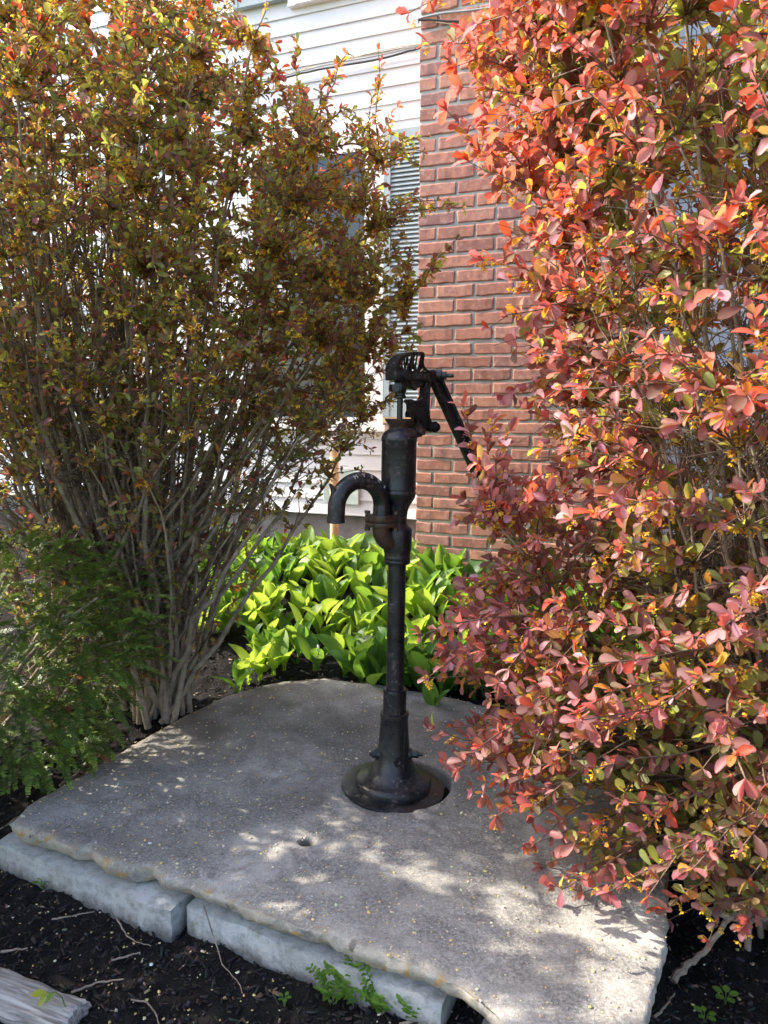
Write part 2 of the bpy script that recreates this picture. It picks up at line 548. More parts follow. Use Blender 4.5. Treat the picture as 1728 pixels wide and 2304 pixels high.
def build_house():
    house = empty('white_house', H0, -WALL_A)          # local x along the wall, local -y towards the garden
    tag(house, 'white clapboard house with blue-grey shutters and a red brick chimney', 'house')
    S0, S1, ZB, ZT = -6.5, 5.5, .458, 4.75
    # siding: a backing wall and each clapboard
    sid = MB().box((S0, .0, ZB + .02), (S1, .12, ZT)).obj('siding', SIDING, house, smooth=0)
    expo = .1012
    zref = wall_px(940, 185)[1]
    prof = [(-.0140, 0.0), (-.0140, .007), (-.0125, .0095), (-.003, expo + .004), (.0, expo + .004), (-.006, .0)]
    mb = MB()
    n = len(prof); V = []; segs = 24
    for k in range(segs + 1):
        s = S0 + (S1 - S0) * k / segs
        V += [(s, y, z) for y, z in prof]
    F = [tuple(range(n)), tuple(range(segs * n + n - 1, segs * n - 1, -1))]
    for k in range(segs):
        for i in range(n):
            j = (i + 1) % n
            F.append((k * n + i, k * n + j, (k + 1) * n + j, (k + 1) * n + i))
    mb.add(V, F)
    k0 = math.floor((zref - ZB) / expo)
    first = None
    for k in range(-k0, int((ZT - zref) / expo)):
        if first is None:
            first = mb.obj('clapboard', SIDING, sid, smooth=0); b = first
        else:
            b = bpy.data.objects.new('clapboard', first.data); link(b, sid)
        b.location = (0, random.uniform(-.0006, .0006), zref + k * expo)
        b.rotation_euler = (0, random.uniform(-.0003, .0003), 0)
    MB().box((S0, .03, -.2), (S1, .25, ZB + .018)).obj('foundation', FOUND, house, smooth=0)
    # lower window
    sc, zc = wall_px(858, 600)
    zt, zb = wall_px(850, 290)[1], 1.02
    w0, w1 = sc - 1.02, sc + .035
    win = MB()
    fr = .085
    win.box((w1 - fr, -.050, zb + .04), (w1, -.0005, zt)).box((w0, -.050, zb + .04), (w0 + fr, -.0005, zt))
    win.box((w0 + fr, -.050, zt - fr), (w1 - fr, -.0005, zt)).box((w0 - .02, -.065, zb), (w1 + .02, -.0005, zb + .04))
    wo = win.obj('window', TRIM, house, smooth=0, bevel=.003)
    zm = (zt + zb) / 2
    for z0, z1, yy in ((zb + .045, zm + .02, -.030), (zm - .02, zt - fr - .002, -.038)):
        r = .045
        MB().box((w0 + fr + .002, yy - .01, z0), (w0 + fr + r, yy + .006, z1)).box((w1 - fr - r, yy - .01, z0), (w1 - fr - .002, yy + .006, z1)) \
            .box((w0 + fr + r, yy - .01, z0), (w1 - fr - r, yy + .006, z0 + r)).box((w0 + fr + r, yy - .01, z1 - r), (w1 - fr - r, yy + .006, z1)).obj('sash', TRIM, wo, smooth=0)
        MB().box((w0 + fr + r - .004, yy - .001, z0 + r - .004), (w1 - fr - r + .004, yy + .003, z1 - r + .004)).obj('pane', GLASS, wo, smooth=0)
    # louvred shutter beside the chimney
    def shutter(s0, s1, z0, z1, mids):
        sh = MB()
        st = .038
        y0, y1 = -.055, -.021
        sh.box((s0, y0, z0), (s0 + st, y1, z1)).box((s1 - st, y0, z0), (s1, y1, z1)).box((s0 + st, y0 + .002, z0), (s1 - st, y1, z0 + .09))
        # top rail with a shallow arch cut into its lower edge
        a, b = s0 + st, s1 - st
        poly = [(a, z1), (a, z1 - .085)]
        for k in range(13):
            t = k / 12
            bumpz = .045 * math.exp(-((t - .5) / .22) ** 2)
            poly.append((a + (b - a) * t, z1 - .10 + bumpz))
        poly += [(b, z1 - .085), (b, z1)]
        sh.prism(poly[::-1], y0 + .002, y1)
        for zm_ in mids: sh.box((a, y0 + .002, zm_ - .04), (b, y1, zm_ + .04))
        sh.box((a, y1 - .006, z0 + .02), (b, y1 - .001, z1 - .02))
        so = sh.obj('shutter', SHUTTER, house, smooth=0)
        sl = None
        z = z0 + .10
        while z < z1 - .075:
            if not any(abs(z + .012 - m_) < .052 for m_ in mids):
                if sl is None:
                    # tilted blade
                    sl = MB().prism([(-.006, 0), (.006, .0), (.006, .001), (-.006, .001)], 0, 1)
                    sl = MB().add([(a, y0 + .004, 0), (b, y0 + .004, 0), (b, y1 - .007, .027), (a, y1 - .007, .027), (a, y0 + .004, .006), (b, y0 + .004, .006), (b, y1 - .007, .033), (a, y1 - .007, .033)],
                                  [(0, 1, 2, 3), (7, 6, 5, 4), (0, 4, 5, 1), (1, 5, 6, 2), (2, 6, 7, 3), (3, 7, 4, 0)]).obj('slat', SHUTTER, so, smooth=0)
                    q = sl
                else:
                    q = bpy.data.objects.new('slat', sl.data); link(q, so)
                q.location = (0, 0, z)
            z += .0258
        return so
    zs0, zs1 = wall_px(890, 938)[1], wall_px(900, 297)[1]
    shutter(sc + .040, sc + .40, zs0, zs1, [wall_px(900, 620)[1]])
    MB().box((sc + .04, -.06, zs0 - .035), (sc + .42, -.019, zs0 - .003)).obj('shutter_ledge', SILL, house, smooth=0)
    # upper window and shutter, only their lower ends reach into the frame
    us0, uz = wall_px(656, 24)
    up = MB().box((us0, -.05, uz), (us0 + .05, -.0005, ZT - .2)).box((us0 + .05, -.06, uz), (us0 + .95, -.0005, uz + .05)).box((us0 + .95, -.05, uz), (us0 + 1.0, -.0005, ZT - .2)).obj('window', TRIM, house, smooth=0, bevel=.003)
    MB().box((us0 + .05, -.028, uz + .052), (us0 + .95, -.019, ZT - .25)).obj('pane', GLASS, up, smooth=0)
    sz = wall_px(650, 4)[1]
    shutter(us0 - .40, us0 - .012, sz, ZT - .3, [])
    # weathered board on the siding beside the pipe
    p0, q1 = wall_px(729, 1057, .02); p1, q0 = wall_px(808, 1136, .02)
    MB().box((p0, -.032, q0), (p1, -.0195, q1)).obj('weathered_panel', PANELM, house, smooth=0, bevel=.003)
    # brick chimney
    PC = at_d(938, 900, 4.13)
    cs, ct = float(np.dot(PC - H0, WU)), float(np.dot(PC - H0, WN))
    W = 1.18
    ch = MB().box((cs + .004, -ct + .0045, -.15), (cs + W - .004, .0, 5.0)).obj('chimney', MORTAR, house, smooth=0)
    def brick_mesh(L, H, seed, Wd=.095):
        nx, nz = (7, 3) if L > .12 else (4, 3)
        V, F = [], []
        gx = [0, .022] + [.022 + .956 * q / (nx - 2) for q in range(1, nx - 2)] + [.978, 1]; gz_ = [0, .09, .91, 1]
        for j in range(nz + 1):
            for i in range(nx + 1):
                x, z = L * gx[i], H * gz_[j]
                rim = (i in (0, nx)) + (j in (0, nz))
                d = mnoise.noise(Vector((x * 28 + seed * 3.1, z * 40, seed))) * .0035
                dx = mnoise.noise(Vector((seed * 5.3, z * 35, x * 35))) * .0045; dz = mnoise.noise(Vector((x * 30, seed * 7.7, z))) * .0045
                y = d + (.003 * rim)
                V.append((x + dx, y, z + dz))
        idx = lambda i, j: j * (nx + 1) + i
        for j in range(nz):
            for i in range(nx):
                F.append((idx(i, j), idx(i + 1, j), idx(i + 1, j + 1), idx(i, j + 1)))
        loop = [idx(i, 0) for i in range(nx)] + [idx(nx, j) for j in range(nz)] + [idx(i, nz) for i in range(nx, 0, -1)] + [idx(0, j) for j in range(nz, 0, -1)]
        b = len(V)
        for q in loop:
            p = V[q]; V.append((p[0], Wd, p[2]))
        m = len(loop)
        for i in range(m):
            F.append((loop[i], b + i, b + (i + 1) % m, loop[(i + 1) % m]))
        F.append(tuple(range(b, b + m)))
        me = bpy.data.meshes.new('brick')
        me.from_pydata(V, [], [f[::-1] for f in F])
        me.materials.append(BRICK)
        return me
    def course(z): return .0738 if z > 1.45 else .0683
    zr = wall_px(945, 400 + 1325 / 5.529, ct)[1]
    zl = [zr]
    while zl[-1] < 3.5: zl.append(zl[-1] + course(zl[-1]))
    down = [zr]
    while down[-1] > .12: down.append(down[-1] - course(down[-1] - .04))
    levels = sorted(set(down[1:] + zl))
    kz = levels.index(zr)
    Hs, Hb = .0595, .0545
    full = {h: [brick_mesh(.196, h, k + 1) for k in range(7)] for h in (Hs, Hb)}
    head = {h: [brick_mesh(.088, h, k + 40) for k in range(4)] for h in (Hs, Hb)}
    cnt = 0
    rest = MB()
    for k, z in enumerate(levels):
        h = Hs if z > 1.45 else Hb
        s = cs
        stretch = (k - kz) % 2 == 0
        j = 0
        while s < cs + W - .03:
            if j == 0 and not stretch: me, L = random.choice(head[h]), .088
            else: me, L = random.choice(full[h]), .196
            if s + L > cs + W + .004: me, L = random.choice(head[h]), .088
            o = bpy.data.objects.new('brick', me); link(o, ch)
            o.location = (s + random.uniform(-.004, .003), -ct - .0015 + random.uniform(-.002, .002), z + random.uniform(-.0015, .0015))
            o.rotation_euler = (0, random.uniform(-.007, .007), random.uniform(-.008, .008))
            cnt += 1
            s += L + .0145
            j += 1
        # the left return of the chimney, hidden from here
        y = -ct + .21 if stretch else -ct + .105
        y = -ct + (.111 if stretch else .111)
        while y < -.03:
            e = min(y + .196, -.002)
            rest.box((cs - .001, y, z), (cs + .06, e, z + h)); rest.box((cs + W - .06, y, z), (cs + W + .002, e, z + h)); y = e + .0145
    r = rest.obj('side_brickwork', BRICK, ch, smooth=0)
    r['kind'] = 'stuff'
    return house, cs, ct
HOUSE, CH_S, CH_T = build_house()

def wpt(s, t, z):
    return Vector(H0 + WU * s + WN * t + np.array((0, 0, z)))

def build_cables():
    # bundle of cables clipped to the siding
    def run(name, pts, t, r, mat, label, wob=.004):
        P = []
        for i, (px, py) in enumerate(pts):
            s, z = wall_px(px, py, t)
            P.append(wpt(s, t, z))
        fine = []
        for i in range(len(P) - 1):
            for k in range(8):
                fine.append(P[i].lerp(P[i + 1], k / 8) + Vector((0, 0, wob * math.sin(i * 2.1 + k * .4))))
        fine.append(P[-1])
        o = MB().tube(fine, r, 8).obj(name, mat)
        tag(o, label, 'cable')
    run('wall_cable', [(420, 214), (520, 196), (627, 176), (690, 163), (760, 150), (860, 130), (930, 113), (965, 104)], .035, .0065, CABLE_D, 'thick dark cable running across the white siding, lowest of its bundle')
    run('wall_cable', [(420, 207), (520, 190), (627, 171), (690, 157), (760, 142), (860, 121), (930, 107), (965, 98)], .030, .0045, CABLE_L, 'thin grey cable on the white siding just above the thick dark one')
    run('wall_cable', [(640, 168), (690, 155), (760, 139), (830, 121), (900, 106), (960, 94)], .026, .003, SILL, 'thinnest tan wire along the white siding, topmost of its bundle')
    tc = CH_T + .014
    run('chimney_cable', [(941, 52), (940, 43), (965, 36), (1000, 29), (1045, 25), (1100, 18), (1180, 12), (1280, 8)], tc, .0055, CABLE_L, 'grey cable looping up across the top of the brick chimney', 0)
    run('chimney_cable', [(941, 46), (965, 44), (1000, 47), (1040, 48), (1110, 49), (1180, 50), (1280, 46)], tc, .0045, CABLE_D, 'black cable running level across the brick chimney', 0)
    run('chimney_cable', [(980, 50), (1020, 55), (1070, 58), (1130, 58), (1280, 60)], tc, .0025, SILL, 'thin pale wire sagging below the black cable on the chimney', 0)
build_cables()

def build_drain_pipe():
    D = 4.72
    base = at_d(752, 1100, D)
    x, y = float(base[0]), float(base[1])
    zt = float(at_d(752, 1012, D)[2]); zb = float(ground_z(x, y))
    root = empty('drain_pipe', (x, y, zb))
    tag(root, 'cream plastic drain pipe with ribbed collars standing against the white siding', 'pipe')
    r = .028
    prof = [(r * .97, -.05), (r * .97, .15)]
    for ypx, rr in ((1076, 1.10), (1066, 1.10), (1034, 1.05)):
        z = float(at_d(752, ypx, D)[2]) - zb
        prof += [(r, z - .008), (r * rr, z - .006), (r * rr, z + .006), (r, z + .008)]
    prof += [(r, zt - zb)]
    prof = sorted(prof, key=lambda q: q[1])
    MB().lathe(prof, 24).obj('pipe', CREAM, root)
    pts, R = [], .06
    for k in range(11):
        a = math.pi / 2 * k / 10
        pts.append((-R * (1 - math.cos(a)) , .25 * R * (1 - math.cos(a)), zt - zb + R * math.sin(a)))
    pts.append((pts[-1][0] - .05, pts[-1][1] + .012, pts[-1][2]))
    MB().tube(pts, [r * 1.12] * len(pts), 20).obj('elbow', WHITEP, root)
build_drain_pipe()

# ------------------------------------------------------------------ stone slab and the blocks that carry it
HOLE = np.array((.046, 2.226)); HOLE_R = .167
DRILL = at_z(690, 1893, 0)[:2]

def build_slab():
    rs = np.random.default_rng(5)
    NT_ = 640
    d = SLAB - HOLE
    # resample the outline by arc length, then order by angle around the pump hole
    P = np.vstack([SLAB, SLAB[:1]])
    seg = np.linalg.norm(np.diff(P, axis=0), axis=1); cum = np.r_[0, np.cumsum(seg)]
    t = np.linspace(0, cum[-1], NT_, endpoint=False)
    O = np.c_[np.interp(t, cum, P[:, 0]), np.interp(t, cum, P[:, 1])]
    for _ in range(3):
        O = .5 * O + .25 * np.roll(O, 1, 0) + .25 * np.roll(O, -1, 0)
    rad = O - HOLE
    rl = np.linalg.norm(rad, axis=1)
    out = rad / rl[:, None]
    frontness = np.clip(1 - np.abs((O - FA) @ FN) / .25, 0, 1)        # broken front edge is rougher
    jag = (.003 + .003 * frontness) * fbm(O, 9, 4, 2, .6) + .002 * fbm(O, 70, 2, 9)
    O = O + out * jag[:, None]
    rad = O - HOLE; rl = np.linalg.norm(rad, axis=1); out = rad / rl[:, None]
    rings, edge, stain_shade = [], [], []
    def ring(xy, z, e, s=0.0):
        rings.append(np.c_[xy, np.broadcast_to(z, (NT_,))]); edge.append(np.broadcast_to(e, (NT_,)).astype(float)); stain_shade.append(np.broadcast_to(s, (NT_,)).astype(float))
    th = np.arctan2(out[:, 1], out[:, 0])
    hr = HOLE_R * (1 + .03 * np.sin(2 * th + 1) + .012 * np.sin(5 * th))
    circ = lambda f: HOLE + out * (hr * f)[:, None]
    for f in (.05, .5, .9): ring(circ(f), -.052, 0, .8)  # hole floor and wall darkened with depth, recess shade put into the colour
    ring(circ(.97), -.045, 0, .7); ring(circ(.985), -.012, 0, .5); ring(circ(1.0), -.004, 0, .3)
    NR = 105
    for k in range(1, NR + 1):
        u = k / NR
        xy = circ(1.0) * (1 - u) + (O - out * .007) * u
        dr = np.linalg.norm(xy - HOLE, axis=1) / HOLE_R
        z = .0035 * fbm(xy, 5, 3, 21) + .0016 * fbm(xy, 38, 3, 8)
        z -= .004 * np.exp(-((dr - 1.0) / .12) ** 2)
        dd = np.linalg.norm(xy - DRILL, axis=1)
        z -= .035 * (1 - smooth01((dd - .014) / .009))
        z -= .004 * u ** 40
        st = .92 * (1 - smooth01((dd - .016) / .010)) + .38 * np.exp(-((dr - 1.25) / .35) ** 2) * np.clip(.5 + 1.2 * fbm(xy, 5, 3, 33), 0, 1)  # drill hole painted dark inside for its shade; real staining rings the pump
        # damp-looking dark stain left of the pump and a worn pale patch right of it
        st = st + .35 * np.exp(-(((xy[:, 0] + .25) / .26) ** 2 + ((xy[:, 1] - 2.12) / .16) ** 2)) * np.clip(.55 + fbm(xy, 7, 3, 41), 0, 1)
        st = st + .62 * smooth01((xy[:, 1] - 2.0) / .7) * np.clip(.65 + .7 * fbm(xy, 4, 4, 61), 0, 1) + .30 * np.clip(fbm(xy, 3.2, 4, 71) - .15, 0, 1)  # patchily darker towards the back edge, plus scattered dark blotches
        e = (.25 + .5 * frontness) * smooth01((u - .955) / .045)
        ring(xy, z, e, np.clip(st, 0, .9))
    thick = .047 + .008 * fbm(O, 6, 2, 77)
    for w, q in ((.05, -.004), (.15, -.001), (.35, -.001), (.6, -.007), (.8, -.014), (1.0, -.030)):
        j = q + .006 * fbm(np.c_[O, np.full(NT_, w * .16)], 30, 5, 51, .75)
        ring(O + out * j[:, None], -.005 - thick * w, .3 + .7 * frontness)
    ring(O - out * .1, -.012 - thick, .2); 
    V = np.vstack(rings + [np.r_[HOLE, -.075][None]])
    n = len(rings)
    F = []
    i = np.arange(NT_); j = (i + 1) % NT_
    for k in range(n - 1):
        F.append(np.c_[k * NT_ + i, k * NT_ + j, (k + 1) * NT_ + j, (k + 1) * NT_ + i])
    tri = [np.c_[j, i, np.full(NT_, 0)]]
    F.append(np.c_[(n - 1) * NT_ + i, (n - 1) * NT_ + j, np.full(NT_, n * NT_)])
    cap = np.arange(NT_)[None, ::-1]
    e = np.r_[np.concatenate(edge), 0]; s = np.r_[np.concatenate(stain_shade), 0]
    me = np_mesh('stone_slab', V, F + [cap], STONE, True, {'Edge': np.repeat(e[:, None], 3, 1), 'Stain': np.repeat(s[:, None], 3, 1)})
    o = mesh_obj('stone_slab', me)
    # orient outward
    bm = bmesh.new(); bm.from_mesh(me); bmesh.ops.recalc_face_normals(bm, faces=bm.faces); bm.to_mesh(me); bm.free()
    tag(o, 'large weathered grey flagstone slab with a round hole for the pump', 'slab')
build_slab()

def build_block(x0, x1, zt, zb, back, depth, label, mat=None, seed=0):
    """rough stone block along the slab's front edge; x0..x1 measured along that edge from its left corner"""
    nx, nz = max(6, int((x1 - x0) / .02)), 8
    V, F = [], []
    def pt(s, b, z):
        q = FA + FD * s + FN * b
        return (q[0], q[1], z)
    cols = []
    sec = []
    for z in np.linspace(zb, zt, nz + 1): sec.append((0.0, z))
    for b in np.linspace(0, depth, 5)[1:]: sec.append((b, zt))
    m = len(sec)
    for i in range(nx + 1):
        s = x0 + (x1 - x0) * i / nx
        endr = .006 * (i in (0, nx))
        for b, z in sec:
            d = .011 * mnoise.noise(Vector((s * 7, z * 14, seed))) + .006 * abs(mnoise.noise(Vector((s * 30, z * 60, seed + 2)))) + .004 * mnoise.noise(Vector((s * 22, z * 25, seed + 9))) + .003 * mnoise.noise(Vector((s * 40, z * 40, seed + 5)))
            rnd = .003 if (z == zt and b == 0) else 0
            V.append(pt(s, back + b + d + rnd + endr, z - (.005 if b == 0 and z == zt else 0) + .003 * mnoise.noise(Vector((s * 15, b * 20, seed + 3)))))
    for i in range(nx):
        for k in range(m - 1):
            F.append((i * m + k, (i + 1) * m + k, (i + 1) * m + k + 1, i * m + k + 1))
    base = len(V)
    for i in (0, nx):
        s = x0 if i == 0 else x1
        V.append(pt(s, back + depth, zb))
        F.append(tuple(i * m + k for k in range(m)) + (len(V) - 1,))
    o = MB().add(V, F).obj('stone_block', mat or BLOCK, None, smooth=50)
    return tag(o, label, 'stone', 'blocks under the slab')
LENF = float(np.linalg.norm(FB - FA))
s_gap = float(np.dot(at_z(432, 2020, -.075)[:2] - FA, FD))
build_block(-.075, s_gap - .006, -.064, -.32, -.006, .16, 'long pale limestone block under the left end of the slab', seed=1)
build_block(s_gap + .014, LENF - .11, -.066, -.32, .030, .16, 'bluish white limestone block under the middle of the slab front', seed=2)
build_block(LENF - .03, LENF + .16, -.095, -.33, .05, .14, 'dark shadowed stone under the near corner of the slab', FOUND, 3)

# ------------------------------------------------------------------ hand pump
def text_mesh(body, size, extrude):
    cu = bpy.data.curves.new('lettering', 'FONT')
    cu.body = body; cu.size = size; cu.extrude = extrude
    cu.align_x = 'CENTER'; cu.align_y = 'CENTER'
    cu.resolution_u = 2
    ob = bpy.data.objects.new('tmp', cu); COL.objects.link(ob)
    dg = bpy.context.evaluated_depsgraph_get()
    me = bpy.data.meshes.new_from_object(ob.evaluated_get(dg))
    V = [tuple(v.co) for v in me.vertices]; F = [tuple(p.vertices) for p in me.polygons]
    bpy.data.objects.remove(ob); bpy.data.curves.remove(cu); bpy.data.meshes.remove(me)
    return V, F

def build_pump():
    base = at_z(886, 1768, 0)
    D = float(base[1])
    root = empty('hand_pump', (base[0] - .002, D, 0))
    root.rotation_euler = (0, math.radians(.62), 0)
    tag(root, 'tall black cast iron hand water pump standing on the stone slab', 'pump')
    Zp = lambda py: float(at_d(886, py, D)[2])
    UP = Vector((math.cos(math.radians(35)), math.sin(math.radians(35)), 0))      # towards the handle
    WP = Vector((UP.y, -UP.x, 0))                                                   # sideways, towards the camera
    Z = Vector((0, 0, 1))
    ax = lambda a, w, z: UP * a + WP * w + Z * z
    FR = Matrix(((UP.x, WP.x, 0, 0), (UP.y, WP.y, 0, 0), (0, 0, 1, 0), (0, 0, 0, 1)))  # local (a, w, z)
    # --- base plate, tipped in its hole
    tilt = Matrix.Rotation(math.radians(3.6), 4, 'Y') @ Matrix.Rotation(math.radians(1.5), 4, 'X')
    pl = MB().lathe([(.10, -.012), (.145, -.011), (.155, -.007), (.157, .001), (.150, .005), (.10, .007), (.0001, .007)], 56, tilt).obj('base_plate', IRON, root)
    for k in range(3):
        a = math.radians(-20 + 120 * k)
        MB().lathe([(.0001, .0055), (.008, .0055), (.008, .0075), (.0055, .0085), (.0001, .0085)], 12, tilt @ Matrix.Translation((.138 * math.cos(a), .138 * math.sin(a), 0))).obj('bolt', RUSTY, pl)
    # --- bell-shaped foot
    z = Zp
    prof = [(.114, -.006), (.1165, .004), (.1165, .022), (.113, .029), (.104, .033), (.088, .041), (.074, .053), (.064, .069), (.056, .090), (.0495, .116), (.0455, .16), (.0425, .205), (.0418, z(1614)), (.0436, z(1612)), (.0440, z(1606)), (.0436, z(1602)), (.036, z(1600))]
    bell = MB().lathe(prof, 56).obj('foot', IRON, root)
    MB().box((-.0015, -.0005, 0), (.0015, .003, .18), Matrix.Translation((.030, -.048, .03)) @ Matrix.Rotation(.12, 4, 'X')).obj('seam', IRON, bell, smooth=0)
    for ang, zz, L in ((-70, .098, .022), (190, .105, .020), (-8, .105, .034)):
        a = math.radians(ang)
        dv = Vector((math.cos(a), math.sin(a), .05)).normalized()
        M = Matrix.Translation(Vector((0, 0, zz)) + dv * .046) @ dv.to_track_quat('Z', 'Y').to_matrix().to_4x4()
        b = MB().lathe([(.019, 0), (.0175, .010), (.0001, .010)], 20, M).obj('boss', IRON, bell)
        b2 = MB().lathe([(.0115, .010), (.0115, .010 + L * .55), (.009, .010 + L * .62), (.0055, .010 + L * .62), (.0055, .010 + L), (.0001, .010 + L)], 6, M).obj('set_screw', IRON, bell, smooth=20)
    # --- sleeve, standpipe
    MB().lathe([(.030, z(1606)), (.0355, z(1604)), (.035, z(1560)), (.0352, z(1552)), (.034, z(1549)), (.027, z(1548.5))], 40).obj('sleeve', IRON, root)
    MB().lathe([(.0268, .25), (.0268, z(1267)), (.0268, z(1255))], 36).obj('standpipe', IRON, root)
    # --- lower chamber
    MB().lathe([(.027, z(1268)), (.038, z(1267)), (.0395, z(1264)), (.0395, z(1260)), (.0385, z(1258)), (.0395, z(1256)), (.0395, z(1250)), (.0385, z(1248)), (.0415, z(1236)), (.0425, z(1225)), (.0425, z(1192)), (.041, z(1188)), (.032, z(1183)), (.0275, z(1176))], 44).obj('valve_chamber', IRON, root)
    # --- barrel
    MB().lathe([(.026, z(1182)), (.0265, z(1165)), (.0285, z(1150)), (.034, z(1138)), (.043, z(1127)), (.0495, z(1118)), (.051, z(1112)), (.052, z(1109)), (.052, z(1106)), (.0508, z(1104.5)), (.0508, z(1101)), (.052, z(1100)), (.052, z(1097)), (.0512, z(1095)),
                (.0512, z(994)), (.0525, z(992)), (.0525, z(985)), (.051, z(983)), (.048, z(977)), (.042, z(971)), (.034, z(967)), (.031, z(964))], 56).obj('barrel', IRON, root)
    MB().lathe([(.030, z(968)), (.030, z(960)), (.033, z(956)), (.040, z(948)), (.043, z(944)), (.043, z(942)), (.0405, z(942)), (.031, z(952)), (.020, z(953)), (.0001, z(953))], 48).obj('stuffing_cup', RUSTY, root)
    # --- outlet elbow, flange, gooseneck spout (points left and towards the camera)
    so = .062
    zf = z(1168)
    el = []
    for k in range(13):
        a = math.pi / 2 * k / 12
        el.append(ax(-so + .045 * (1 - math.sin(a)) - 0.0, 0.004, z(1213) - .045 * math.cos(a) + .020))
    el = [ax(.0, .004, z(1213) - .025)] + el[::-1] + [ax(-so, .004, zf)]
    el = [ax(.0, .004, z(1218))]
    for k in range(11):
        a = math.pi / 2 * k / 10
        el.append(ax(-so + .04 - .04 * math.sin(a), .004, z(1218) + .04 - .04 * math.cos(a)))
    el.append(ax(-so, .004, zf - .004))
    MB().tube(el, [.024] * 2 + [.0255] * (len(el) - 3) + [.0265], 28).obj('outlet_elbow', RUSTY, root)
    def flange(zz, th, name, mat):
        poly = []
        for k in range(40):
            a = 2 * math.pi * k / 40
            e = .0145 * abs(math.cos(a)) ** 6
            poly.append(((.0335 + e) * math.cos(a), .0335 * math.sin(a)))
        M = Matrix.Translation(ax(-so, .004, zz)) @ Matrix.Rotation(math.radians(-5), 4, 'Z')
        V = [M @ Vector((x, y, 0)) for x, y in poly] + [M @ Vector((x, y, th)) for x, y in poly]
        n = len(poly)
        return MB().add(V, [tuple(range(n))[::-1], tuple(range(n, 2 * n))] + [(i, (i + 1) % n, (i + 1) % n + n, i + n) for i in range(n)]).obj(name, mat, root, bevel=.0015)
    flange(z(1181), .0135, 'lower_flange', RUSTY)
    fl = flange(z(1181) + .0155, .020, 'upper_flange', RUSTY)
    for sx in (-1, 1):
        M = Matrix.Translation(ax(-so, .004, z(1181) - .012) + Vector((sx * .041, -sx * .0036, 0)))
        MB().lathe([(.0085, 0), (.0085, .010), (.004, .0105), (.004, .049), (.0085, .0495), (.0085, .058), (.0001, .058)], 6, M).obj('flange_bolt', RUSTY, fl, smooth=20)
    # gooseneck
    R = .0765
    zc = z(1135)
    pts, rad = [ax(-so, .004, z(1181) + .030), ax(-so, .004, zc - .002)], [.0255, .0248]
    for k in range(25):
        a = math.pi * k / 24
        pts.append(ax(-so - R + R * math.cos(a), .004, zc + R * math.sin(a))); rad.append(.0245)
    pts += [ax(-so - 2 * R - .0005, .004, zc - .018), ax(-so - 2 * R - .001, .004, zc - .032), ax(-so - 2 * R - .001, .004, zc - .038)]
    rad += [.0245, .0250, .0256]
    mb = MB().tube(pts, rad, 28, cap=False)
    inner = [pts[-1], pts[-1] + Z * .03, pts[-1] + Z * .05]
    mb.tube(inner, [.0215, .0205, .0003], 28, cap=False)
    # mouth ring
    b0 = len(pts) * 28 - 28; b1 = len(pts) * 28
    spout = mb.obj('spout', IRON, root, smooth=50)
    MB().tube([pts[-1] + Z * .001, pts[-1] - Z * .0012], [.0258, .0252], 28).obj('dark_throat', IRON, spout)
    bpy.data.objects.remove(spout.children[0])
    # bail hook
    a = math.radians(152)
    hb = ax(-so - R + (R + .020) * math.cos(a), .004, zc + (R + .020) * math.sin(a))
    MB().tube([hb - Z * .012, hb + Z * .004, hb + Z * .018 - UP * .007, hb + Z * .026 - UP * .013], [.011, .009, .006, .0035], 12).obj('bucket_hook', IRON, spout)
    # raised maker's name along the outer bend
    mb = MB()
    for k, chv in enumerate('MYERS'):
        V, F = text_mesh(chv, .017, .0009)
        th = math.radians(106 - 17.0 * k)
        radial = UP * math.cos(th) + Z * math.sin(th)
        tang = -(Z * math.cos(th) - UP * math.sin(th)) 
        q = math.radians(40)
        nrm = (radial * math.sin(q) + WP * math.cos(q)).normalized()
        upv = (radial * math.cos(q) - WP * math.sin(q)).normalized()
        rightv = upv.cross(nrm).normalized()
        c = ax(-so - R, .004, zc) + radial * R + nrm * .0245
        V = [c + rightv * x + upv * y + nrm * zz for x, y, zz in V]
        mb.add(V, F)
    mb.obj('raised_lettering', LETTER, spout, smooth=0)
    # --- piston rod and its clamp
    MB().lathe([(.0085, z(960)), (.0085, z(893))], 20).obj('piston_rod', IRON, root)
    G = .000150   # metres per pixel of the x6.64 enlargement, vertical
    zz = lambda v: z(770 + v / 6.636)
    A = lambda u: (u - 322) / 6.636 * .00129 / .82
    cl = MB().lathe([(.0135, zz(840)), (.0175, zz(830)), (.0175, zz(800)), (.0145, zz(790)), (.0145, zz(760)), (.018, zz(740)), (.019, zz(640)), (.016, zz(590))], 20).obj('rod_clamp', IRON, root)
    dv = (-UP * .8 + WP * .6)
    M = Matrix.Translation(Vector((0, 0, zz(690))) - UP * .006) @ dv.to_track_quat('Z', 'Y').to_matrix().to_4x4()
    MB().lathe([(.015, 0), (.015, .018), (.011, .019), (.011, .026), (.0001, .026)], 16, M).obj('clamp_nut', IRON, cl)
    MB().lathe([(.011, 0), (.011, .032), (.0001, .032)], 6, Matrix.Translation((0, 0, zz(690))) @ (-UP - WP * .4).normalized().to_track_quat('Z', 'Y').to_matrix().to_4x4()).obj('set_screw', IRON, cl, smooth=20)
    # --- geared lever head: side cheeks with a maker's panel, slotted fan above
    hw = .026
    hd = MB().prism([(A(170), zz(575)), (A(170), zz(440)), (A(700), zz(430)), (A(760), zz(455)), (A(740), zz(560)), (A(690), zz(570))], -hw, hw, FR).obj('lever_head', IRON, root, bevel=.003)
    for v0, v1 in ((437, 428), (562, 553)):
        MB().prism([(A(340), zz(v0)), (A(715), zz(v0)), (A(715), zz(v1)), (A(340), zz(v1))], hw - .001, hw + .0035, FR).obj('panel_rib', IRON, hd, bevel=.0008)
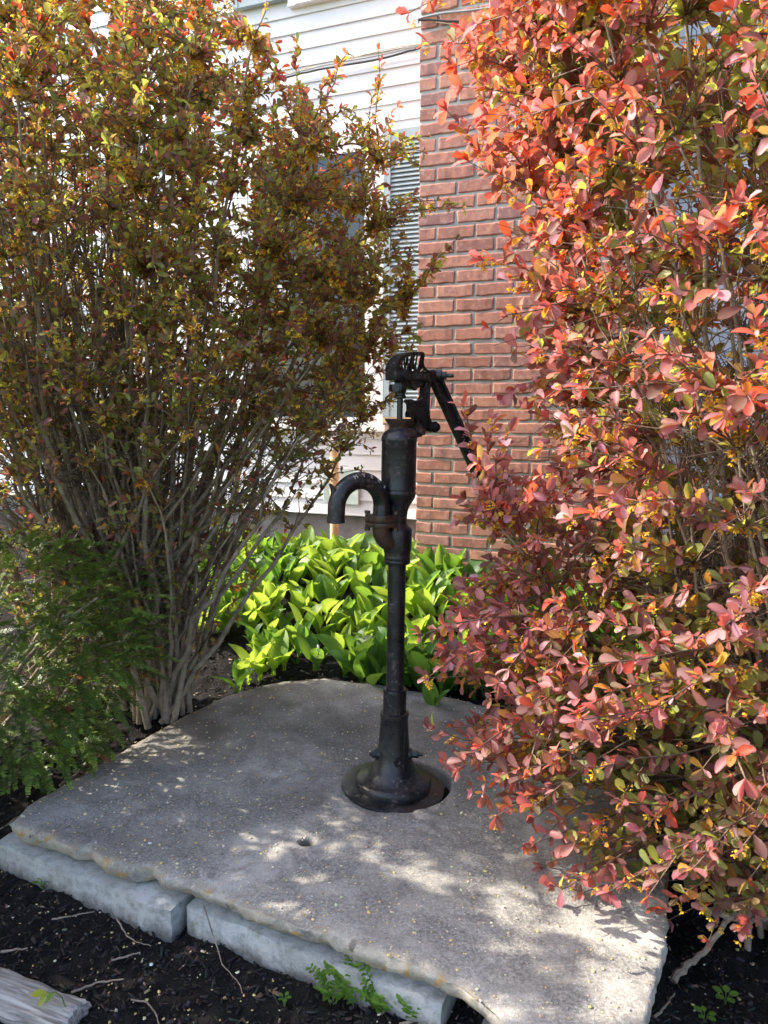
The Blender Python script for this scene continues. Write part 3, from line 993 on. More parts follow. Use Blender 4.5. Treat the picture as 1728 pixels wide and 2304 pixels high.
    V, F = text_mesh('MYERS', .0205, .0008)
    c = ax(A(555), hw + .001, zz(497))
    V = [c + UP * x * 1.0 + Z * y + WP * q for x, y, q in V]
    MB().add(V, F).obj('raised_lettering', LETTERD, hd, smooth=0)
    # pivot pin across the left end
    M = Matrix.Translation(ax(A(300), 0, zz(500))) @ WP.to_track_quat('Z', 'Y').to_matrix().to_4x4()
    MB().lathe([(.0001, -.046), (.010, -.046), (.013, -.042), (.013, -.030), (.0175, -.029), (.0175, .030), (.013, .0305), (.0125, .040), (.0001, .040)], 22, M).obj('pivot_pin', IRON, hd)
    MB().prism([(A(250), zz(560)), (A(660), zz(560)), (A(640), zz(620)), (A(560), zz(680)), (A(500), zz(705)), (A(440), zz(690)), (A(400), zz(660)), (A(300), zz(640))], -.014, .014, FR).obj('gear_web', IRON, hd, bevel=.003)
    MB().prism([(A(400), zz(560)), (A(650), zz(560)), (A(505), zz(715)), (A(470), zz(715))], .013, .019, FR).obj('web_panel', IRON, hd, bevel=.002)
    # the fan: a curved outer shell plus radial bars on both cheeks, open between them
    fan = MB()
    arc = [(168, 440), (172, 390), (186, 335), (212, 280), (250, 232), (300, 190), (360, 160), (430, 142), (505, 134), (575, 134), (600, 150), (606, 185), (596, 230), (592, 290), (606, 345), (650, 395), (710, 432)]
    cen = (430, 470)
    def rim(w0, w1, inset):
        outer = [(A(u), zz(v)) for u, v in arc]
        inner = [(A(u + (cen[0] - u) * inset), zz(v + (cen[1] - v) * inset)) for u, v in arc]
        for i in range(len(arc) - 1):
            fan.prism([outer[i], outer[i + 1], inner[i + 1], inner[i]], w0, w1, FR)
    rim(hw - .005, hw, .17); rim(-hw, -hw + .005, .17)
    for wq in (hw - .0045, -hw):
        for k in range(1, 14):
            if k in (1, 2, 13): 
                pass
            t = k / 14 * (len(arc) - 1)
            i = min(int(t), len(arc) - 2); fr_ = t - i
            u = arc[i][0] * (1 - fr_) + arc[i + 1][0] * fr_; v = arc[i][1] * (1 - fr_) + arc[i + 1][1] * fr_
            bu = 250 + 330 * (u - 168) / 540.0
            p0 = Vector((A(u + (cen[0] - u) * .1), 0, zz(v + (cen[1] - v) * .1))); p1 = Vector((A(bu), 0, zz(446)))
            if (p1 - p0).length < .006: continue
            dxy = (p1 - p0).normalized(); sd = Vector((-dxy.z, 0, dxy.x)) * .0017
            fan.prism([((p0 + sd).x, (p0 + sd).z), ((p0 - sd).x, (p0 - sd).z), ((p1 - sd).x, (p1 - sd).z), ((p1 + sd).x, (p1 + sd).z)], wq, wq + .0045, FR)
    # front curved shell with gear slots: cross bars with gaps between
    for i in range(0, 9):
        for h in (0.0, .5):
            u = arc[i][0] + (arc[i + 1][0] - arc[i][0]) * h; v = arc[i][1] + (arc[i + 1][1] - arc[i][1]) * h
            u2 = arc[i][0] + (arc[i + 1][0] - arc[i][0]) * (h + .27); v2 = arc[i][1] + (arc[i + 1][1] - arc[i][1]) * (h + .27)
            ins = .10
            fan.prism([(A(u), zz(v)), (A(u2), zz(v2)), (A(u2 + (cen[0] - u2) * ins), zz(v2 + (cen[1] - v2) * ins)), (A(u + (cen[0] - u) * ins), zz(v + (cen[1] - v) * ins))], -hw + .004, hw - .004, FR)
    for wq in (-.012, -.002, .010):
        for i in range(0, 9):
            (u, v), (u2, v2) = arc[i], arc[i + 1]
            ins = .13
            fan.prism([(A(u), zz(v)), (A(u2), zz(v2)), (A(u2 + (cen[0] - u2) * ins), zz(v2 + (cen[1] - v2) * ins)), (A(u + (cen[0] - u) * ins), zz(v + (cen[1] - v) * ins))], wq, wq + .0035, FR)
    fan.obj('slotted_fan', IRON, hd, smooth=0)
    # --- bearer frame rising from the barrel
    br = MB().prism([(A(790), zz(430)), (A(740), zz(450)), (A(700), zz(520)), (A(660), zz(640)), (A(650), zz(790)), (A(628), zz(840)), (A(590), zz(862)), (A(520), zz(866)), (A(470), zz(846)), (A(415), zz(850)), (A(420), zz(890)), (A(450), zz(930)), (A(455), zz(1010)), (A(435), zz(1060)), (A(440), zz(1120)), (A(520), zz(1120)), (A(560), zz(1190)), (A(480), zz(1270)), (A(600), zz(1345)),
                         (A(690), zz(1325)), (A(820), zz(1345)), (A(862), zz(1310)), (A(866), zz(1225)), (A(835), zz(1200)), (A(790), zz(1190)), (A(758), zz(1110)), (A(748), zz(980)), (A(750), zz(700)), (A(765), zz(610)), (A(800), zz(560)), (A(850), zz(530)), (A(900), zz(520)), (A(890), zz(430)), (A(850), zz(410))], -.013, .013, FR).obj('bearer_frame', IRON, root, bevel=.003)
    MB().prism([(A(735), zz(480)), (A(700), zz(600)), (A(690), zz(900)), (A(700), zz(1210)), (A(735), zz(1210)), (A(722), zz(900)), (A(728), zz(600)), (A(760), zz(500))], .012, .017, FR).obj('frame_rib', IRON, br, bevel=.0012)
    M = Matrix.Translation(ax(A(820), 0, zz(1265))) @ WP.to_track_quat('Z', 'Y').to_matrix().to_4x4()
    MB().lathe([(.0001, -.024), (.012, -.024), (.0165, -.018), (.0165, .018), (.012, .019), (.012, .028), (.006, .029), (.006, .034), (.0001, .034)], 20, M).obj('lower_pivot', IRON, br)
    M = Matrix.Translation(ax(A(880), 0, zz(470))) @ (WP * .75 + UP * .66).normalized().to_track_quat('Z', 'Y').to_matrix().to_4x4()
    MB().lathe([(.0001, -.03), (.016, -.03), (.0175, -.02), (.0175, .016), (.012, .017), (.012, .030), (.0062, .031), (.0058, .052), (.0001, .053)], 18, M).obj('upper_pivot', IRON, br)
    # clamp bolt on the barrel shoulder
    M = Matrix.Translation(ax(A(520), .026, zz(1330))) @ (WP * .9 + UP * .3).normalized().to_track_quat('Z', 'Y').to_matrix().to_4x4()
    MB().lathe([(.016, -.012), (.016, .010), (.0105, .011), (.0105, .022), (.0001, .022)], 14, M).obj('clamp_bolt', RUSTY, br)
    M = Matrix.Translation(ax(A(520), .0, zz(1300)))
    MB().lathe([(.047, zz(1420) - zz(1300)), (.052, zz(1400) - zz(1300)), (.040, zz(1290) - zz(1300)), (.030, zz(1270) - zz(1300))], 24, Matrix.Translation(ax(.012, 0, zz(1300)))).obj('clamp_collar', IRON, br)
    # --- handle: two rails with a thin web, sloping down to the right into the barberry
    h0 = Vector((A(865), 0, zz(520))); h1 = Vector((A(1385), 0, zz(1526)))
    dr = (h1 - h0).normalized(); sd = Vector((-dr.z, 0, dr.x))
    L = .45
    def strip(o0, o1, w0, w1, l0, l1):
        p = [h0 + dr * l0 + sd * o0, h0 + dr * l0 + sd * o1, h0 + dr * l1 + sd * o1, h0 + dr * l1 + sd * o0]
        return [(q.x, q.z) for q in p], w0, w1
    hm = MB()
    for o0, o1, w0, w1 in ((.0085, .0185, -.012, .012), (-.0185, -.0085, -.012, .012), (-.0090, .0090, -.003, .003)):
        poly, a0, a1 = strip(o0, o1, w0, w1, .0, L)
        hm.prism(poly, a0, a1, FR)
    handle = hm.obj('handle', IRON, root, bevel=.0015)
    hp = [h0 + dr * .44, h0 + dr * .47, h0 + dr * .53, h0 + dr * .56]
    MB().tube([FR @ p for p in hp], [.014, .017, .017, .012], 14).obj('grip', IRON, handle)
    # worn casting marks on the web
    mk = MB()
    for k in range(9):
        l = .205 + k * .0105
        poly, a0, a1 = strip(-.005 + (k % 3) * .0012, .0045, .003, .0042, l, l + .0018)
        mk.prism(poly, a0, a1, FR)
    mk.obj('casting_marks', LETTER, handle, smooth=0)
    bm_root = MB().prism([(A(640), zz(470)), (A(700), zz(420)), (A(800), zz(380)), (A(850), zz(410)), (A(900), zz(470)), (A(880), zz(560)), (A(800), zz(560))], -.018, .010, FR).obj('lever_neck', IRON, hd, bevel=.004)
LETTER = iron_material('worn_lettering', 0.0)
lt = LETTER.node_tree
LETTER.node_tree.nodes['Principled BSDF'].inputs['Roughness'].default_value = .6
for l in list(lt.links):
    if l.to_socket.name == 'Base Color': lt.links.remove(l)
LETTERD = plain('dull_lettering', (.07, .062, .055), .6)
lt.nodes['Principled BSDF'].inputs['Base Color'].default_value = (.42, .40, .37, 1)
build_pump()
#@@PLANTS
# ------------------------------------------------------------------ plant helpers
def leaf_template(n=4, width=.5, fold=.10, curl=.18, shape='obovate', stalk=.06):
    """leaf of unit length along +x; returns verts, quads"""
    xs = np.linspace(0, 1, n + 1)
    if shape == 'obovate' and n == 2:
        xs = np.array((0, .60, 1.0)); w = np.array((.10, 1.0, .52))
    elif shape == 'obovate' and n == 3:
        xs = np.array((0, .42, .80, 1.0)); w = np.array((.10, .74, 1.0, .50))
    elif shape == 'obovate':
        xs = np.array((0, .18, .40, .62, .80, .93, 1.0)); w = np.array((.10, .30, .74, .98, .97, .70, .28))
    elif shape == 'lance':
        w = np.clip(np.sin(np.pi * xs ** .85), 0, 1) ** .8; w[0] = .10; w[-1] = .02
    else:
        w = np.sin(np.pi * xs) ** .7; w[0] = .1; w[-1] = .1
    V = []
    for x, ww in zip(xs, w):
        zc = -curl * x * x
        V += [(x, -width / 2 * ww, zc + fold * ww), (x, 0, zc), (x, width / 2 * ww, zc + fold * ww)]
    F = []
    for i in range(n):
        for j in (0, 1):
            a = i * 3 + j
            F.append((a, a + 3, a + 4, a + 1))
    return np.array(V), np.array(F)

def basis(d, nrm):
    """rows of d (n,3) and rough normals -> (n,3,3) with columns along, side, up"""
    d = d / np.linalg.norm(d, axis=1, keepdims=True)
    s = np.cross(nrm, d)
    s /= np.linalg.norm(s, axis=1, keepdims=True) + 1e-9
    u = np.cross(d, s)
    return np.stack([d, s, u], axis=2)

def scatter(tv, tf, pos, B, size):
    n, k = len(pos), len(tv)
    V = np.einsum('nij,kj->nki', B, tv) * size[:, None, None] + pos[:, None, :]
    F = (tf[None] + (np.arange(n) * k)[:, None, None]).reshape(-1, tf.shape[1])
    return V.reshape(-1, 3), F

def tubes(P, R, ns=3):
    """P (n,m,3) polylines, R (n,m) radii -> one vertex and quad array"""
    n, m, _ = P.shape
    T = np.gradient(P, axis=1)
    T /= np.linalg.norm(T, axis=2, keepdims=True) + 1e-9
    ref = np.where(np.abs(T[..., 2:3]) < .9, np.array((0, 0, 1.0)), np.array((1.0, 0, 0)))
    S = np.cross(T, ref); S /= np.linalg.norm(S, axis=2, keepdims=True) + 1e-9
    Bn = np.cross(T, S)
    a = 2 * np.pi * np.arange(ns) / ns
    V = P[:, :, None, :] + R[:, :, None, None] * (S[:, :, None, :] * np.cos(a)[None, None, :, None] + Bn[:, :, None, :] * np.sin(a)[None, None, :, None])
    idx = np.arange(n * m * ns).reshape(n, m, ns)
    A = idx[:, :-1]; Bq = idx[:, 1:]
    F = np.stack([A, np.roll(A, -1, 2), np.roll(Bq, -1, 2), Bq], axis=-1).reshape(-1, 4)
    return V.reshape(-1, 3), F

def unit(n):
    v = RNG.normal(size=(n, 3))
    return v / np.linalg.norm(v, axis=1, keepdims=True)

def jitter(c, n, amt=.18):
    """n colour rows round c with brightness and hue scatter"""
    b = np.exp(RNG.normal(0, amt, (n, 1))) * np.exp(RNG.normal(0, amt * .35, (n, 3)))
    return np.clip(np.asarray(c)[None] * b, 0, 1)

# ------------------------------------------------------------------ barberry shrubs
class Envelope:
    def __init__(self, rows, lump=.10, seed=0):
        self.r = np.array(rows); self.lump = lump; self.seed = seed      # z, cx, cy, rx, ry
    def at(self, z):
        return [np.interp(z, self.r[:, 0], self.r[:, k]) for k in (1, 2, 3, 4)]
    def level(self, P):
        """<1 inside"""
        cx, cy, rx, ry = self.at(P[:, 2])
        q = np.sqrt(((P[:, 0] - cx) / rx) ** 2 + ((P[:, 1] - cy) / ry) ** 2)
        return q * (1 + self.lump * vnoise(P, 4.5, self.seed) + .5 * self.lump * vnoise(P, 11, self.seed + 3))
    def sample(self, n, power):
        out = []
        z0, z1 = self.r[0, 0], self.r[-1, 0]
        zz = np.linspace(z0, z1, 200); cx, cy, rx, ry = self.at(zz)
        w = np.cumsum(rx * ry); w /= w[-1]
        z = np.interp(RNG.random(n), w, zz)
        cx, cy, rx, ry = self.at(z)
        th = RNG.random(n) * 2 * np.pi
        r = RNG.random(n) ** power
        return np.c_[cx + rx * r * np.cos(th), cy + ry * r * np.sin(th), z], r, th

def barberry(name, label, env, bases, n_stems, n_shoots, shell, leaf_len, palette, leafiness, n_each, seed, flower_rate, stem_r=.011, node_gap=.022, shoot_len=(.14, .36), stray=(.04, 1.17)):
    global RNG
    RNG = np.random.default_rng(seed)
    b0 = np.mean(bases, axis=0)
    root = empty(name, (b0[0], b0[1], b0[2]))
    tag(root, label, 'shrub')
    off = np.array((b0[0], b0[1], b0[2]))
    # main stems fan out of the base
    tg, rr, _ = env.sample(n_stems * 4, .62)
    tg = tg[tg[:, 2] > env.r[0, 0] + .3 * (env.r[-1, 0] - env.r[0, 0])][:n_stems]
    nst = len(tg)
    bi = np.array(bases)[RNG.integers(0, len(bases), nst)] + RNG.normal(0, .045, (nst, 3)) * (1, 1, 0)
    m = 12
    t = np.linspace(0, 1, m)[None, :, None]
    bend = bi + (tg - bi) * (.42, .42, .55) + RNG.normal(0, .05, (nst, 3))
    S = (1 - t) ** 2 * bi[:, None] + 2 * t * (1 - t) * bend[:, None] + t ** 2 * tg[:, None]
    wob = RNG.normal(0, .012, S.shape); wob[:, 0] = 0
    S = S + wob
    rad0 = stem_r * RNG.uniform(.45, 1.25, nst)
    R = rad0[:, None] * (1 - .78 * np.linspace(0, 1, m)[None])
    for k in range(nst):
        V, F = tubes(S[k:k + 1] - off, R[k:k + 1], 7)
        mesh_obj('stem', np_mesh('stem', V, [F], BARK, True), root)
    # shoots grow from the stems towards points spread through the crown
    ends, er, _ = env.sample(n_shoots, shell)
    ends = ends[env.level(ends) < 1.02]
    n_in = len(ends)
    # stray sprays that overshoot the clipped outline
    ex, _, _ = env.sample(int(n_shoots * stray[0]), .02)
    ecx, ecy, _, _ = env.at(ex[:, 2])
    f = RNG.uniform(1.02, stray[1], (len(ex), 1))
    ex = np.c_[ecx, ecy, ex[:, 2]] + (ex - np.c_[ecx, ecy, ex[:, 2]]) * f + np.c_[0 * ecx, 0 * ecx, RNG.uniform(-.04, .14, len(ex))]
    tops = ends[np.argsort(-ends[:, 2])[:int(n_shoots * .02)]] + RNG.normal(0, .03, (int(n_shoots * .02), 3)) + (0, 0, .11)
    ends = np.vstack([ends, ex, tops])
    n = len(ends)
    src = S[:, 2:].reshape(-1, 3)
    start = np.empty_like(ends)
    for k in range(0, n, 400):
        e = ends[k:k + 400]
        dv = e[:, None] - src[None]
        dist = np.linalg.norm(dv, axis=2)
        cost = dist + .9 * np.clip(-dv[..., 2] + .03, 0, None) + RNG.random(dist.shape) * .10
        start[k:k + 400] = src[np.argmin(cost, axis=1)]
    d = ends - start
    L = np.linalg.norm(d, axis=1)
    Lc = np.clip(L, shoot_len[0], shoot_len[1])
    # keep the shoot attached where it can reach, otherwise it is a twig of the same line further out
    long_ = L > shoot_len[1]
    m2 = 6
    t = np.linspace(0, 1, m2)[None, :, None]
    sag = np.zeros((n, 1, 3)); sag[:, 0, 2] = RNG.uniform(.0, .16, n) * L
    sidew = RNG.normal(0, .05, (n, 1, 3)) * L[:, None, None]
    T = start[:, None] * (1 - t) + ends[:, None] * t + (sag + sidew) * (4 * t * (1 - t)) 
    wob = RNG.normal(0, .005, T.shape); wob[:, 0] = 0
    T = T + wob
    Rt = (.0016 + .0022 * np.clip(L / .5, 0, 1))[:, None] * (1 - .62 * np.linspace(0, 1, m2)[None])
    # nodes along the outer part of each shoot
    pos, dirs, tip, own = [], [], [], []
    cum_n = np.maximum(2, (np.clip(L, .08, shoot_len[1]) / node_gap)).astype(int)
    for k in range(n):
        q = cum_n[k]
        t0 = 1 - min(1.0, shoot_len[1] / max(L[k], 1e-3))
        tt = t0 + (1 - t0) * (np.arange(q) + RNG.random(q) * .6) / q
        tt[-1] = 1.0
        f = tt * (m2 - 1); i = np.minimum(f.astype(int), m2 - 2); fr = (f - i)[:, None]
        pos.append(T[k, i] * (1 - fr) + T[k, i + 1] * fr)
        dirs.append(T[k, i + 1] - T[k, i])
        tip.append(tt); own.append(np.full(q, k))
    pos = np.concatenate(pos); dirs = np.concatenate(dirs); tip = np.concatenate(tip); own = np.concatenate(own)
    dirs /= np.linalg.norm(dirs, axis=1, keepdims=True) + 1e-9
    lev = env.level(pos)
    keep = (RNG.random(len(pos)) < leafiness(pos, lev)) & (lev < np.where(own >= n_in, 1.6, 1.12))
    pos, dirs, tip, lev, own = pos[keep], dirs[keep], tip[keep], lev[keep], own[keep]
    # rosettes
    cnt = RNG.integers(2, 6, len(pos)); cnt[tip > .97] += 2
    idx = np.repeat(np.arange(len(pos)), cnt)
    p, dd, tp, lv = pos[idx], dirs[idx], tip[idx], lev[idx]
    N = len(p)
    rnd = unit(N)
    rnd -= dd * np.sum(rnd * dd, axis=1, keepdims=True) * .8
    ld = rnd * RNG.uniform(.7, 1.1, (N, 1)) + dd * RNG.uniform(.15, .95, (N, 1)) + np.array((0, 0, .22))
    ld /= np.linalg.norm(ld, axis=1, keepdims=True)
    nrm = np.array((0, 0, 1.0)) * .8 + unit(N) * .75 + dd * .25
    B = basis(ld, nrm)
    size = leaf_len * np.exp(np.clip(RNG.normal(0, .30, N), -.7, .42)) * np.where(tp > .9, .92, 1.0)
    B[:, :, 2] *= RNG.uniform(.2, 2.6, (N, 1)); B[:, :, 1] *= RNG.uniform(.75, 1.2, (N, 1))      # each leaf cups and widens differently
    _cx, _cy, _rx, _ry = env.at(p[:, 2])
    size = size * np.where((p[:, 1] > _cy + .12) | (lv < .6), 1.35, 1.0)      # older leaves inside and on the shaded back grow larger
    col, trn = palette(p, lv, tp, N)
    # which leaves show largest: nearest to the camera inside the frame, on the outer skin
    u, v, dep = project(p)
    inside = (u > 8) & (u < 1720) & (v > 8) & (v < 2296)
    score = np.where(inside, size / dep * np.where(lv > .80, 1.0, .75), 0)
    order = np.argsort(-score)
    big = order[:n_each]; rest = order[n_each:]
    hi_t = leaf_template(6, .50, .07, .16)
    lo_t = leaf_template(2, .54, .08, .16)
    md_t = leaf_template(3, .54, .08, .16)
    # individual leaves: shared meshes in a few colours
    nb = 24
    keycol = np.concatenate([col[big], trn[big]], axis=1)
    pick = RNG.permutation(max(1, len(big)))[:nb] if len(big) else np.zeros(0, int)
    variants = []
    for q in pick:
        variants.append(np_mesh('leaf', hi_t[0], [hi_t[1]], LEAF, True, {'Col': np.tile(col[big[q]], (len(hi_t[0]), 1)) * np.tile((.90, 1.28, .90), len(hi_t[0]) // 3)[:, None], 'Trn': np.tile(trn[big[q]], (len(hi_t[0]), 1))}))
    near = [] if not len(big) else np.argmin(np.linalg.norm(keycol[:, None] - keycol[pick][None], axis=2), axis=1)
    for i, k in enumerate(big):
        o = bpy.data.objects.new('leaf', variants[near[i]])
        Mx = Matrix(B[k].tolist()).to_4x4()
        o.matrix_local = Matrix.Translation(Vector(p[k] - off)) @ Mx @ Matrix.Scale(float(size[k]), 4)
        link(o, root)
    # the rest of the foliage
    def mass(sel, tpl):
        V, F = scatter(tpl[0], tpl[1], p[sel] - off, B[sel], size[sel])
        rib = np.tile((.92, 1.22, .92), len(tpl[0]) // 3)[:, None]
        return V, F, (col[sel][:, None] * rib[None]).reshape(-1, 3), np.repeat(trn[sel], len(tpl[0]), 0)
    nearer = order[n_each:n_each + 6000]
    V0, F0, c0, q0 = mass(nearer, md_t)
    V, F, c, q = mass(order[n_each + 6000:], lo_t)
    fo = mesh_obj('foliage', np_mesh('foliage', np.vstack([V0, V]), [F0, F + len(V0)], LEAF, True, {'Col': np.vstack([c0, c]), 'Trn': np.vstack([q0, q])}), root)
    fo['kind'] = 'stuff'
    # twigs, plus bare fine twigs inside
    nb_ = int(n * .6)
    st = S[RNG.integers(0, nst, nb_), RNG.integers(3, m, nb_)]
    dv = unit(nb_) * .6 + (0, 0, .45) + (st - b0) * (.5, .5, 0)
    dv /= np.linalg.norm(dv, axis=1, keepdims=True)
    Lb = RNG.uniform(.10, .38, nb_)
    tb = np.linspace(0, 1, 5)[None, :, None]
    Tb = st[:, None] + dv[:, None] * Lb[:, None, None] * tb + RNG.normal(0, .008, (nb_, 5, 3)) * (tb > 0)
    okb = env.level(Tb[:, -1]) < 1.03
    Tb, Lb = Tb[okb], Lb[okb]
    V1, F1 = tubes(T - off, Rt, 3)
    V2, F2 = tubes(Tb - off, (.0024 - .0016 * np.linspace(0, 1, 5))[None].repeat(len(Tb), 0), 3)
    tw = mesh_obj('twigs', np_mesh('twigs', np.vstack([V1, V2]), [F1, F2 + len(V1)], TWIG, True), root)
    tw['kind'] = 'stuff'
    # yellow flower clusters hang under the nodes
    fsel = np.where(RNG.random(len(pos)) < flower_rate(pos, lev))[0]
    fc = RNG.integers(3, 8, len(fsel))
    fi = np.repeat(fsel, fc)
    nf = len(fi)
    fp = pos[fi] + np.array((0, 0, -.009)) + RNG.normal(0, .0085, (nf, 3)) + np.array((0, 0, -.004)) * RNG.random((nf, 1))
    # cup of petals
    cup, tri = [], []
    for k in range(5):                                   # five spread petals round a low centre
        a = 2 * math.pi * k / 5
        ca, sa = math.cos(a), math.sin(a)
        b_ = len(cup)
        cup += [(.05 * ca, .05 * sa, 0), (.38 * ca - .20 * sa, .38 * sa + .20 * ca, .22), (.38 * ca + .20 * sa, .38 * sa - .20 * ca, .22), (.62 * ca, .62 * sa, .42 if k % 2 else .30)]
        tri += [(b_, b_ + 2, b_ + 1), (b_ + 1, b_ + 2, b_ + 3)]
    tri = np.array(tri)
    cup = np.array(cup)
    Bf = basis(unit(nf) * .8 + np.array((0, 0, -.9)), unit(nf))
    Bf = Bf[:, :, [1, 2, 0]]
    sz = RNG.uniform(.010, .0155, nf)
    V, F = scatter(cup, tri, fp - off, Bf, sz)
    fcol = jitter((.78, .50, .06), nf, .14)
    red = RNG.random(nf) < .14
    fcol[red] = jitter((.55, .14, .05), int(red.sum()), .12)
    ftr = np.clip(fcol * (1.3, 1.25, 1.0), 0, 1)
    fl = mesh_obj('flowers', np_mesh('flowers', V, [F], PETAL, True, {'Col': np.repeat(fcol, len(cup), 0), 'Trn': np.repeat(ftr, len(cup), 0)}), root)
    fl['kind'] = 'stuff'
    print(name, 'leaves', N, 'shoots', n, 'flowers', nf)
    return root

def pick_palette(groups, weights):
    """weights (n,k) -> colours"""
    n = len(weights)
    w = np.cumsum(weights, axis=1); w /= w[:, -1:]
    k = (RNG.random((n, 1)) > w).sum(axis=1)
    col = np.zeros((n, 3)); trn = np.zeros((n, 3))
    for i, (c, t) in enumerate(groups):
        s = k == i
        col[s] = jitter(c, int(s.sum()), .2); trn[s] = jitter(t, int(s.sum()), .15)
    return col, trn

PURPLE = ((.18, .09, .085), (.52, .17, .09))
BROWN = ((.21, .14, .085), (.55, .33, .09))
OLIVE = ((.19, .205, .07), (.58, .60, .10))
ROSE = ((.36, .15, .155), (.78, .16, .11))
PINK = ((.52, .28, .29), (.85, .28, .22))
SCARLET = ((.56, .085, .05), (1.0, .15, .05))
AMBER = ((.40, .20, .05), (.92, .45, .06))

def left_palette(p, lv, tp, n):
    top = smooth01((p[:, 2] - 1.85) / .5) * smooth01((lv - .6) / .35)
    low = smooth01((1.0 - p[:, 2]) / .7)
    W = np.c_[.32 + 0 * top, .44 + 0 * top, .66 + .35 * low, .03 + .22 * top, .01 + 1.0 * top * (tp > .75), .04 + .30 * top]
    return pick_palette([PURPLE, BROWN, OLIVE, ROSE, SCARLET, AMBER], W)

def right_palette(p, lv, tp, n):
    skin = smooth01((lv - .62) / .3)
    W = np.c_[.34 + .45 * skin * (1 - smooth01((p[:, 2] - .25) / .7)), .16 - .08 * skin, .55 * (1 - skin) + .05, .55 * skin, .62 * skin * smooth01((p[:, 2] - .1) / .6), (.07 + .22 * smooth01((p[:, 2] - .9) / .7)) * skin * (.6 + .9 * (tp > .85)), .07 + .06 * skin + .10 * skin * smooth01((p[:, 2] - 1.35) / .6)]
    return pick_palette([PURPLE, BROWN, OLIVE, ROSE, PINK, SCARLET, AMBER], W)

ENV_L = Envelope([(.12, -.95, 2.92, .24, .20), (.35, -.96, 2.90, .44, .34), (.55, -.97, 2.87, .54, .44), (.80, -.96, 2.85, .70, .56), (1.03, -.96, 2.83, .95, .68), (1.2, -.97, 2.82, 1.06, .74),
                  (1.42, -.98, 2.80, 1.09, .78), (1.75, -1.0, 2.80, 1.13, .80), (2.05, -1.04, 2.80, 1.05, .78), (2.25, -1.1, 2.80, .90, .72), (2.42, -1.2, 2.80, .72, .64), (2.60, -1.28, 2.80, .70, .56), (2.80, -1.35, 2.8, .50, .38)], .12, 2)
ENV_R = Envelope([(-.05, .95, 1.80, .48, .26), (.06, .99, 1.80, .66, .42), (.16, 1.03, 1.81, .83, .57), (.30, 1.07, 1.83, .95, .71), (.45, 1.10, 1.86, 1.01, .78), (.58, 1.11, 1.88, 1.01, .81), (.72, 1.14, 1.90, .92, .83), (.90, 1.16, 1.88, .92, .84),
                  (1.2, 1.16, 1.85, .90, .83), (1.5, 1.17, 1.86, .87, .83), (1.8, 1.16, 1.90, .92, .86), (2.1, 1.15, 1.95, 1.03, .90), (2.4, 1.18, 2.0, .98, .80), (2.65, 1.2, 2.0, .6, .5)], .13, 9)

def build_shrubs():
    def leafy_l(p, lv):
        g = .42 + .58 * smooth01((p[:, 2] - .80) / .6)
        return g * (.45 + .55 * smooth01((lv - .35) / .45))
    def fl_l(p, lv): return .25 * smooth01((lv - .5) / .4) * (.35 + .65 * smooth01((p[:, 2] - .7) / .6))
    barberry('barberry_shrub', 'tall dark barberry with arching bare stems, olive and purple leaves, left of the pump', ENV_L,
             [(-.93, 2.92, -.05), (-.86, 2.86, -.05), (-1.02, 2.96, -.05), (-1.30, 2.98, -.05)], 185, 5300, .56, .022, left_palette, leafy_l, 300, 21, fl_l, .0135, .021)
    def leafy_r(p, lv): return .30 + .70 * smooth01((lv - .45) / .4)
    def fl_r(p, lv): return .24 * smooth01((lv - .5) / .35)
    barberry('barberry_shrub', 'bushy red and pink leaved barberry with yellow flowers, right of the pump', ENV_R,
             [(1.0, 1.78, -.22), (1.08, 1.70, -.22), (.96, 1.9, -.2)], 64, 4600, .58, .0285, right_palette, leafy_r, 300, 33, fl_r, .010, .027, stray=(.03, 1.10))
    env = Envelope([(.05, -2.35, 1.62, .3, .3), (.5, -2.35, 1.62, .75, .6), (1.1, -2.35, 1.60, .95, .84), (1.7, -2.35, 1.58, .95, .84), (2.05, -2.35, 1.58, .8, .70), (2.25, -2.35, 1.6, .4, .3)], .14, 44)  # unseen shrub added to throw dappled shade on the slab front
    barberry('barberry_shrub', 'barberry of the same hedge, standing left of the yew beyond the picture edge', env, [(-2.35, 1.72, -.3), (-2.25, 1.7, -.3)], 40, 900, .6, .044, left_palette, lambda p, lv: .22 + .5 * smooth01((lv - .3) / .5), 0, 55, fl_r, .012, .030)
build_shrubs()

